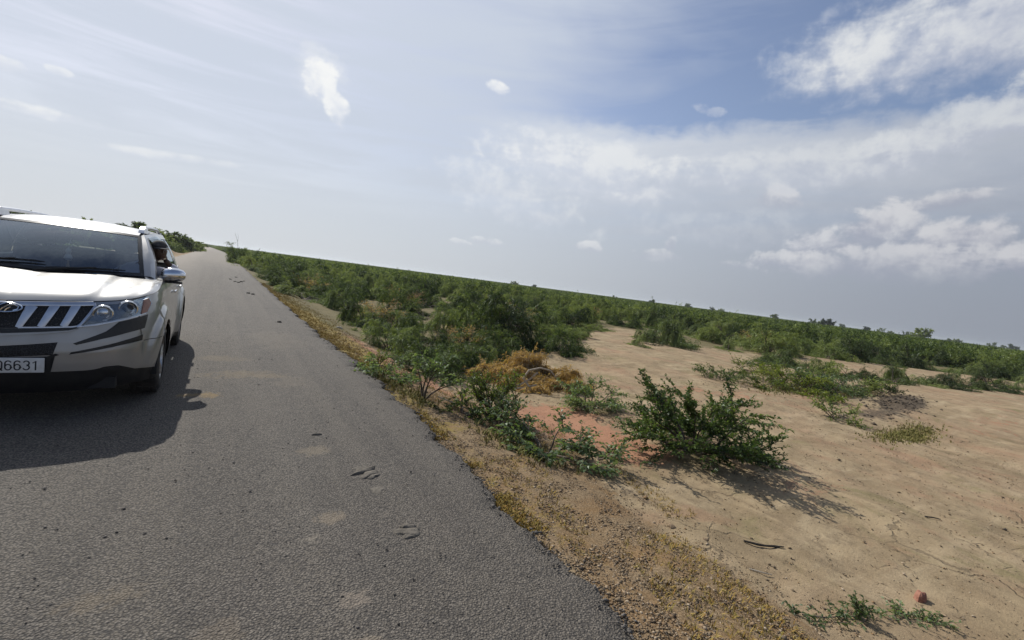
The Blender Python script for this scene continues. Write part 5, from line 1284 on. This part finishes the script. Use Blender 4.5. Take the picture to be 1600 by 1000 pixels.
            r_.lathe([(x0+sg*a, r) for a, r in [(.06, .075), (.085, .070), (.092, .035), (.094, .001)]], 20, 'X', (0, wy, WZ))
            for k in range(5):
                for dlt in (-.16, .16):
                    a = 2*math.pi*k/5+.3
                    pts = [(x0+sg*.070, wy+math.cos(a+dlt*.6)*.05, WZ+math.sin(a+dlt*.6)*.05), (x0+sg*.088, wy+math.cos(a+dlt*.8)*.14, WZ+math.sin(a+dlt*.8)*.14), (x0+sg*.092, wy+math.cos(a+dlt)*.222, WZ+math.sin(a+dlt)*.222)]
                    r_.tube(pts, [.024, .019, .017], 6)
            part(r_, 'rim', C_ALLOY, wh)
            b_ = MB(); b_.lathe([(x0-sg*.02, .001), (x0-sg*.02, .17), (x0+sg*.01, .17), (x0+sg*.01, .001)], 24, 'X', (0, wy, WZ)); part(b_, 'brake_disc', C_LAMPIN, wh)
    # ---- cabin
    mb = MB()
    rows = [[(x, 1.30+.06*(1-(x/.75)**2)*(-1)+y, z+.02*math.cos(x*9)*0) for x in np.linspace(-.76, .76, 13)] for y, z in ((0, 1.14), (.14, 1.165), (.30, 1.15), (.36, 1.10), (.34, .85), (.30, .6))]
    mb.grid(rows); mb.box((-.38, 1.60, 1.165), (.42, .16, .07)); mb.box((0, 1.95, .62), (.22, .9, .3)); part(mb, 'dashboard', C_DASH)
    mb = MB(); mb.lathe([(-.012, .185), (0, .200), (.012, .185), (0, .170), (-.012, .185)], 28, 'Y'); mb.box((0, 0, 0), (.34, .03, .05)); mb.box((0, 0, -.08), (.05, .03, .16)); mb.lathe([(-.03, .001), (-.03, .055), (.03, .065)], 14, 'Y')
    mb.v = [tuple(Matrix.Rotation(R(-24), 3, 'X')@Vector(v)+Vector((-.38, 1.76, 1.08))) for v in mb.v]; part(mb, 'steering_wheel', C_DASH)
    def seat(x, y, w):
        mb = MB()
        def cush(c, d, lean=0):
            P = []
            for k in np.linspace(0, 1, 7):
                prof = 1-.35*abs(2*k-1)**3
                P.append([(c[0]+d[0]/2*prof**.3*math.copysign(abs(math.cos(t))**.5, math.cos(t))*(1-.12*k if lean else 1), c[1]+d[1]/2*math.copysign(abs(math.sin(t))**.6, math.sin(t))*prof+lean*k, c[2]-d[2]/2+d[2]*k) for t in np.linspace(0, 2*math.pi, 17)])
            mb.grid(P); mb.add(P[-1][:-1], [tuple(range(16))])
        cush((x, y, .66), (w, .52, .20)); cush((x, y+.22, 1.06), (w*.95, .17, .66), .12)
        s_ = part(mb, 'seat', C_SEAT)
        n_ = 1 if w < .8 else 3
        for i in range(n_):
            hx = x+(i-(n_-1)/2)*.44; m2 = MB(); V = []
            for k in np.linspace(0, 1, 7):
                pr = math.sin(math.pi*(.12+.76*k))**.5; V.append([(hx+.135*pr*math.copysign(abs(math.cos(t))**.6, math.cos(t)), y+.36+.055*pr*math.copysign(abs(math.sin(t))**.7, math.sin(t)), 1.41+.17*k) for t in np.linspace(0, 2*math.pi, 15)])
            m2.grid(V); m2.add(V[-1][:-1], [tuple(range(14))]); m2.tube([(hx-.05, y+.35, 1.34), (hx-.05, y+.36, 1.46)], .007, 5); m2.tube([(hx+.05, y+.35, 1.34), (hx+.05, y+.36, 1.46)], .007, 5); part(m2, 'headrest', C_SEAT, s_)
    seat(-.38, 2.12, .50); seat(.38, 2.16, .50); seat(0, 3.02, 1.30)
    mb = MB(); mb.box((0, 1.80, 1.545), (.23, .03, .065)); mb.tube([(0, 1.80, 1.57), (0, 1.79, 1.66)], .009, 6); part(mb, 'inside_mirror', C_DASH, bevel=.008)
    return car
CAR = build_car((-1.384, 5.06))
# ------------------------------------------------------------------ person leaning out of the open front window
SKIN = mottled('dark_skin', (.075, .040, .025), (.105, .058, .036), 18, .5)
SHIRT = mottled('pale_lilac_shirt', (.56, .55, .60), (.64, .63, .67), 12, .85, 0, 0, .5)
TROUS = mottled('dark_trousers', (.03, .03, .035), (.045, .045, .05), 12, .9)
HAT = mottled('dark_cap_cloth', (.045, .043, .04), (.075, .07, .065), 25, .9)
HAIR = mottled('black_hair', (.010, .009, .009), (.018, .016, .015), 40, .6)
def skinned(name, verts, edges, rad, mat, parent, sub=2, root=0):
    me = bpy.data.meshes.new(name); me.from_pydata(verts, edges, [])
    o = bpy.data.objects.new(name+'_cage', me); COL.objects.link(o)
    sk = o.modifiers.new('skin', 'SKIN'); sk.use_smooth_shade = True
    for i, r in enumerate(rad): me.skin_vertices[0].data[i].radius = (r, r) if not isinstance(r, tuple) else r
    me.skin_vertices[0].data[root].use_root = True
    o.modifiers.new('sub', 'SUBSURF').levels = sub
    bpy.context.view_layer.update()
    m2 = bpy.data.meshes.new_from_object(o.evaluated_get(bpy.context.evaluated_depsgraph_get())); m2.name = name
    COL.objects.unlink(o); bpy.data.objects.remove(o)
    m2.materials.clear(); m2.shade_smooth()
    return link(name, m2, parent, mat)
def build_person():
    O = Vector((-1.384, 5.06, .012))
    base = Vector((.42, 2.12, .77))
    p = empty('person', O+base, 'person in dark cap and pale shirt leaning out of the car window, hand at chin', 'person')
    L = lambda *q: tuple(Vector(q)-base)
    # body: pelvis, spine, neck, head core, left arm up to the hand, right arm down, legs
    V = [L(.42, 2.16, .82), L(.46, 2.15, .98), L(.54, 2.12, 1.14), L(.60, 2.08, 1.25), L(.68, 2.03, 1.345), L(.735, 1.995, 1.415), L(.765, 1.975, 1.49), L(.77, 1.97, 1.56),
         L(.74, 2.06, 1.235), L(.86, 2.10, 1.215), L(1.00, 2.06, 1.175), L(.93, 2.00, 1.28), L(.855, 1.945, 1.37), L(.84, 1.925, 1.405),
         L(.44, 2.10, 1.21), L(.27, 2.04, 1.05), L(.32, 1.86, .93), L(.36, 1.80, .90),
         L(.53, 2.10, .80), L(.54, 1.66, .83), L(.54, 1.50, .42), L(.54, 1.40, .38), L(.32, 2.10, .80), L(.30, 1.68, .82), L(.30, 1.52, .42), L(.30, 1.42, .38)]
    E_ = [(0, 1), (1, 2), (2, 3), (3, 4), (4, 5), (5, 6), (6, 7), (3, 8), (8, 9), (9, 10), (10, 11), (11, 12), (12, 13), (3, 14), (14, 15), (15, 16), (16, 17), (0, 18), (18, 19), (19, 20), (20, 21), (0, 22), (22, 23), (23, 24), (24, 25)]
    Rd = [(.15, .12), (.15, .115), (.155, .11), (.12, .10), (.058, .055), (.062, .06), (.078, .088), (.072, .085), .068, .052, .044, .040, .030, .034, .068, .048, .036, .034, .085, .062, .050, .045, .085, .062, .050, .045]
    body = skinned('body', V, E_, Rd, SKIN, p)
    # clothes follow the body
    k = 1.10
    skinned('shirt', [V[i] for i in (0, 1, 2, 3)]+[L(.655, 2.045, 1.315)]+[V[i] for i in (8, 9, 10, 11)]+[L(.875, 1.96, 1.345)]+[V[14], V[15], L(.29, 1.95, .99)], [(0, 1), (1, 2), (2, 3), (3, 4), (3, 5), (5, 6), (6, 7), (7, 8), (8, 9), (3, 10), (10, 11), (11, 12)], [(.165, .132), (.165, .128), (.17, .122), (.135, .112), .075, .082, .070, .066, .058, .050, .082, .064, .052], SHIRT, p)
    skinned('trousers', [V[i] for i in (0, 18, 19, 20, 22, 23, 24)], [(0, 1), (1, 2), (2, 3), (0, 4), (4, 5), (5, 6)], [(.16, .13), .098, .074, .062, .098, .074, .062], TROUS, p)
    # face: turned forward and outwards
    hc = Vector(L(.772, 1.968, 1.505)); face = Vector((.42, -.90, -.05)).normalized(); q = face.to_track_quat('-Y', 'Z').to_matrix()
    T = lambda v: tuple(hc+q@Vector(v))
    def ball(c, r, nm, mat, n=14, cut=None):
        mb = MB(); rows = []
        for a in np.linspace(0, math.pi, n):
            if cut is not None and math.cos(a) < cut: continue
            rows.append([T((c[0]+r[0]*math.sin(a)*math.cos(t), c[1]+r[1]*math.sin(a)*math.sin(t), c[2]+r[2]*math.cos(a))) for t in np.linspace(0, 2*math.pi, n+5)])
        mb.grid(rows); return mb.build(nm, mat, p)
    ball((0, -.005, -.01), (.074, .092, .112), 'face', SKIN)
    mb = MB(); mb.add([T(v) for v in [(-.008, -.094, .022), (.008, -.094, .022), (.018, -.100, -.022), (-.018, -.100, -.022), (0, -.120, -.018), (0, -.098, -.030)]], [(0, 1, 4), (1, 2, 4), (3, 0, 4), (2, 5, 4), (5, 3, 4)]); mb.build('nose', SKIN, p)
    mb = MB(); mb.tube([T((-.026, -.086, -.055)), T((0, -.097, -.053)), T((.026, -.086, -.055))], [.004, .008, .004], 6); mb.build('mouth', mottled('lip', (.09, .035, .028), (.11, .042, .033), 20, .5), p)
    for s in (-1, 1):
        ball((s*.030, -.080, .018), (.014, .012, .009), 'eye', mottled('eye_white', (.5, .48, .45), (.45, .43, .40), 20, .3), 8)
        ball((s*.030, -.090, .018), (.006, .005, .006), 'iris', HAIR, 7)
        ball((s*.076, .004, -.008), (.010, .022, .032), 'ear', SKIN, 8)
        mb = MB(); mb.tube([T((s*.014, -.090, .038)), T((s*.032, -.087, .044)), T((s*.050, -.076, .037))], [.003, .005, .003], 5); mb.build('eyebrow', HAIR, p)
    ball((0, .008, .006), (.080, .096, .108), 'hair', HAIR, 16, .12)
    ball((0, .004, .024), (.088, .104, .104), 'cap', HAT, 16, .30)
    mb = MB(); mb.grid([[T((math.sin(a)*.084*(1+.0*k2), -(.070+.075*k2)*math.cos(a)-.020, .052-.016*k2-.012*math.sin(a)**2)) for a in np.linspace(-1.35, 1.35, 13)] for k2 in (0, .5, 1)])
    mb.grid([[T((math.sin(a)*.084, -(.070+.075*k2)*math.cos(a)-.020, .048-.016*k2-.012*math.sin(a)**2)) for a in np.linspace(-1.35, 1.35, 13)] for k2 in (0, .5, 1)]); mb.build('cap_peak', HAT, p)
    # left hand at the chin: palm belongs to the arm, five fingers curl under the jaw
    w = Vector(V[13]); fd = (hc+q@Vector((0, -.06, -.09))-w).normalized()
    sdv = Vector((.2, -.5, .84)).cross(fd).normalized()
    for i, (ln, off) in enumerate([(.060, -.024), (.070, -.008), (.066, .008), (.052, .023)]):
        a = w+sdv*off+fd*.012; b = a+fd*ln*.42+Vector((0, -.012, .004)); c = b+fd*ln*.32+Vector((-.004, .010, .012)); d = c+fd*ln*.2+Vector((-.008, .016, .008))
        skinned('finger', [tuple(a), tuple(b), tuple(c), tuple(d)], [(0, 1), (1, 2), (2, 3)], [.0095, .009, .008, .007], SKIN, p, 1)
    a = w-sdv*.028-fd*.004; b = a-sdv*.018+fd*.024; c = b+fd*.028+sdv*.008
    skinned('thumb', [tuple(a), tuple(b), tuple(c)], [(0, 1), (1, 2)], [.012, .0105, .008], SKIN, p, 1)
    return p
build_person()

# ------------------------------------------------------------------ small things in the car
def car_pt(x, y, z): return (-1.384+x, 5.06+y, .012+z)
t = empty('hanging_ornament', car_pt(.02, 1.70, 1.36), 'small pale ornament hanging behind the windscreen under the inside mirror', 'ornament')
MB().tube([(0, .08, .17), (0, .02, .10), (0, 0, .06)], .002, 4).build('cord', C_PLATE, t)
MB().lathe([(.065, .004), (.05, .020), (.03, .026), (.0, .018), (-.02, .030), (-.05, .036), (-.07, .022), (-.075, .002)], 14, 'Z').build('figure', mottled('ornament_cream', (.55, .53, .47), (.44, .42, .38), 30, .6), t)
MB().lathe([(-.075, .008), (-.10, .010), (-.15, .016), (-.155, .001)], 8, 'Z').build('tassel', mottled('tassel_thread', (.45, .30, .16), (.36, .24, .13), 40, .9), t)
mb = MB(); rr = random.Random(4)
mb.grid([[(-.16+.32*i/8, -.07+.14*j/5, .006+.012*math.sin(i*1.3+j)+.006*rr.random()) for i in range(9)] for j in range(6)]); mb.grid([[(-.16+.32*i/8, -.07+.14*j/5, .001) for i in range(9)] for j in range(6)])
o = mb.build('folded_paper', mottled('pale_blue_paper', (.30, .50, .62), (.38, .56, .66), 10, .7)); o.location = car_pt(.38, 1.42, 1.172)
tag(o, 'pale blue folded paper lying on the dashboard behind the windscreen', 'paper')

# ------------------------------------------------------------------ things lying on the road and on the sand
def road_z(x, y):
    u = (x-float(edge_left(y)))/(float(edge_right(y))-float(edge_left(y))); return .028*(1-(2*u-1)**2)+.006*math.sin(x*1.9+y*.7)*math.sin(y*.9)
MUD = mottled('dried_mud', (.125, .108, .085), (.17, .148, .118), 30, .95, 0, 0, .6)
CLOD = mottled('dark_clod', (.022, .019, .016), (.045, .038, .03), 40, .95, 0, 0, .6)
def lump_mesh(name, rx, ry, h, seed, n=18, m=5, rag=.22, flat=.35):
    rg = np.random.default_rng(seed); ph = rg.uniform(0, 6.28, 4); mb = MB(); rows = []
    for i in range(m+1):
        k = i/m
        row = []
        for j in range(n+1):
            a = 2*math.pi*(j % n)/n
            w = 1+rag*(math.sin(2*a+ph[0])*.5+math.sin(3*a+ph[1])*.4+math.sin(5*a+ph[2])*.3)
            prof = math.cos(k*math.pi/2)**flat if k < 1 else 0
            row.append((rx*w*prof*math.cos(a), ry*w*prof*math.sin(a), h*math.sin(k*math.pi/2)*(1+.35*math.sin(3*a+ph[3])*k*(1-k)*2)-.004))
        rows.append(row)
    mb.grid(rows); return mb
def pat(x, y, rx, ry, h, rz, label, seed, ridges):
    t = empty('mud_pat', (x, y, road_z(x, y)), label, 'mud', None, rz)
    for k in range(ridges):                           # plates between the cracks
        f = (k+.5)/ridges*2-1+.25/ridges*math.sin(seed+k*2.1); ww = ry/ridges*(1.12+.25*math.sin(seed*1.7+k*3))
        half = rx*math.sqrt(max(.1, 1-f*f))
        mb = lump_mesh('plate', half*(.9+.3*math.sin(seed*1.3+k*2)), ww, h*(.75+.4*((k*7) % 3)/2), seed+k, 22, 5, .42, .6)
        mb.v = [(a, b+f*ry*.96, c) for a, b, c in mb.v]
        mb.build('cracked_plate', MUD, t)
pat(1.09, 3.36, .12, .12, .022, .35, 'ridged pat of dried mud like a tyre print on the asphalt, farthest of the three', 3, 4)
pat(1.09, 3.06, .09, .04, .014, .3, 'narrow flake of dried mud between the two larger mud pats', 9, 1)
pat(1.11, 2.475, .085, .085, .022, -.3, 'round cracked pat of dried mud nearest the viewer on the asphalt', 14, 3)
CLG = 'dark clods on the road far ahead'
for i, (x, y, r, lab) in enumerate([(1.32, 11.8, .06, 'black clod lying near the golden grass on the road edge'), (1.03, 19.3, .07, 'small black clod, left one of a pair on the road ahead'), (1.16, 19.0, .07, 'black clod, right and larger one of a pair on the road ahead'), (.59, 26.8, .065, None), (.74, 25.3, .06, None), (.88, 24.9, .065, None), (1.02, 25.6, .08, None), (1.17, 26.4, .06, None), (.9, 29.1, .06, None)]):
    o = lump_mesh('c', r, r*.75, r*.7, 40+i, 12, 4, .35, .5).build('clod', CLOD); o.location = (x, y, road_z(x, y)-.004)
    tag(o, lab or 'black clod in the loose cluster on the road far ahead', 'clod', None if lab else CLG)
for i, (x, y, rx, ry, lab) in enumerate([(.87, 4.25, .045, .012, 'thin grey chip of stone standing on the road right of the shadow'), (.98, 3.95, .03, .02, None), (.45, 3.4, .022, .016, None), (.30, 2.9, .02, .014, None), (1.45, 3.0, .02, .016, None)]):
    if lab:
        o = lump_mesh('c', rx, ry, .022, 70+i, 10, 4, .3, .5).build('stone_chip', MUD); o.location = (x, y, road_z(x, y)-.003); tag(o, lab, 'stone')
# red stone
o = lump_mesh('c', .052, .045, .075, 88, 16, 6, .14, .55).build('red_stone', mottled('red_stone', (.25, .105, .068), (.34, .165, .11), 18, .85, 0, 0, .5)); x, y = 5.17, .80; o.location = (x, y, gz(x, y)-.006)
tag(o, 'rounded brick-red stone on the sand at the bottom right', 'stone')
# sticks
def stick(pts, rad, mat, name, label):
    x0, y0 = pts[0][:2]; z0 = gz(x0, y0)
    o = MB().tube([(a-x0, b-y0, gz(a, b)-z0+c) for a, b, c in pts], rad, 6).build(name, mat); o.location = (x0, y0, z0); tag(o, label, 'stick')
stick([(2.86, 5.86, .06), (3.0, 5.72, .05), (3.2, 5.55, .045), (3.42, 5.42, .02)], [.012, .013, .012, .008], M_PALE, 'fallen_stick', 'pale straight stick lying on the slope beside the low shrubs')
stick([(4.36, 1.92, .012), (4.46, 1.83, .02), (4.55, 1.80, .014), (4.62, 1.76, .02), (4.74, 1.72, .01)], [.010, .013, .010, .012, .006], CLOD, 'crooked_twig', 'short crooked dark twig on the sand below the solitary bush')
stick([(7.55, 1.28, .012), (7.64, 1.22, .016), (7.72, 1.17, .008)], [.010, .009, .005], CLOD, 'dark_twig', 'small dark twig on the open sand at the right, far from any bush')
stick([(3.86, 1.62, .008), (3.92, 1.55, .012), (4.0, 1.5, .006)], [.006, .006, .004], M_PALE, 'straw_stalk', 'thin pale stalk lying at the edge of the gravel')
for i, (x, y, r) in enumerate([(3.76, 2.32, .05), (3.9, 2.05, .035), (3.64, 2.6, .03)]):
    o = lump_mesh('c', r, r*.8, r*.6, 120+i, 10, 4, .35, .6).build('earth_clod', mottled('earth_clod', (.16, .11, .065), (.24, .17, .10), 30, .95, 0, 0, .6)); o.location = (x, y, gz(x, y)-.006)
    tag(o, ['brown earth clod on the rim between gravel and sand, largest of three', 'brown earth clod nearest the viewer of three on the gravel rim', 'smallest brown earth clod, farthest of three on the gravel rim'][i], 'clod')
o = lump_mesh('c', .09, .06, .07, 99, 12, 4, .3, .6).build('pale_stone', M_PALE); x, y = 3.03, 13.2; o.location = (x, y, gz(x, y)-.01); tag(o, 'whitish stone on the slope at the foot of the thicket', 'stone')

# ------------------------------------------------------------------ air: faint haze over the plain
def build_haze():
    me = bpy.data.meshes.new('haze'); bm = bmesh.new(); bmesh.ops.create_cube(bm, size=1)
    bm.to_mesh(me); bm.free()
    m = bpy.data.materials.new('haze'); m.use_nodes = True; g = NT(m.node_tree); g.n.clear()
    v = g.new('ShaderNodeVolumePrincipled'); g.put(v.inputs['Color'], (.86, .90, .96)); v.inputs['Density'].default_value = .00022; v.inputs['Anisotropy'].default_value = .35
    o = g.new('ShaderNodeOutputMaterial'); g.l.new(v.outputs[0], o.inputs['Volume'])
    h = link('haze', me, None, m); z0, z1 = -2.2, 13.0
    h.location = (0, 0, (z0+z1)/2); h.scale = (8600, 8600, z1-z0)
    tag(h, kind='stuff')
build_haze()
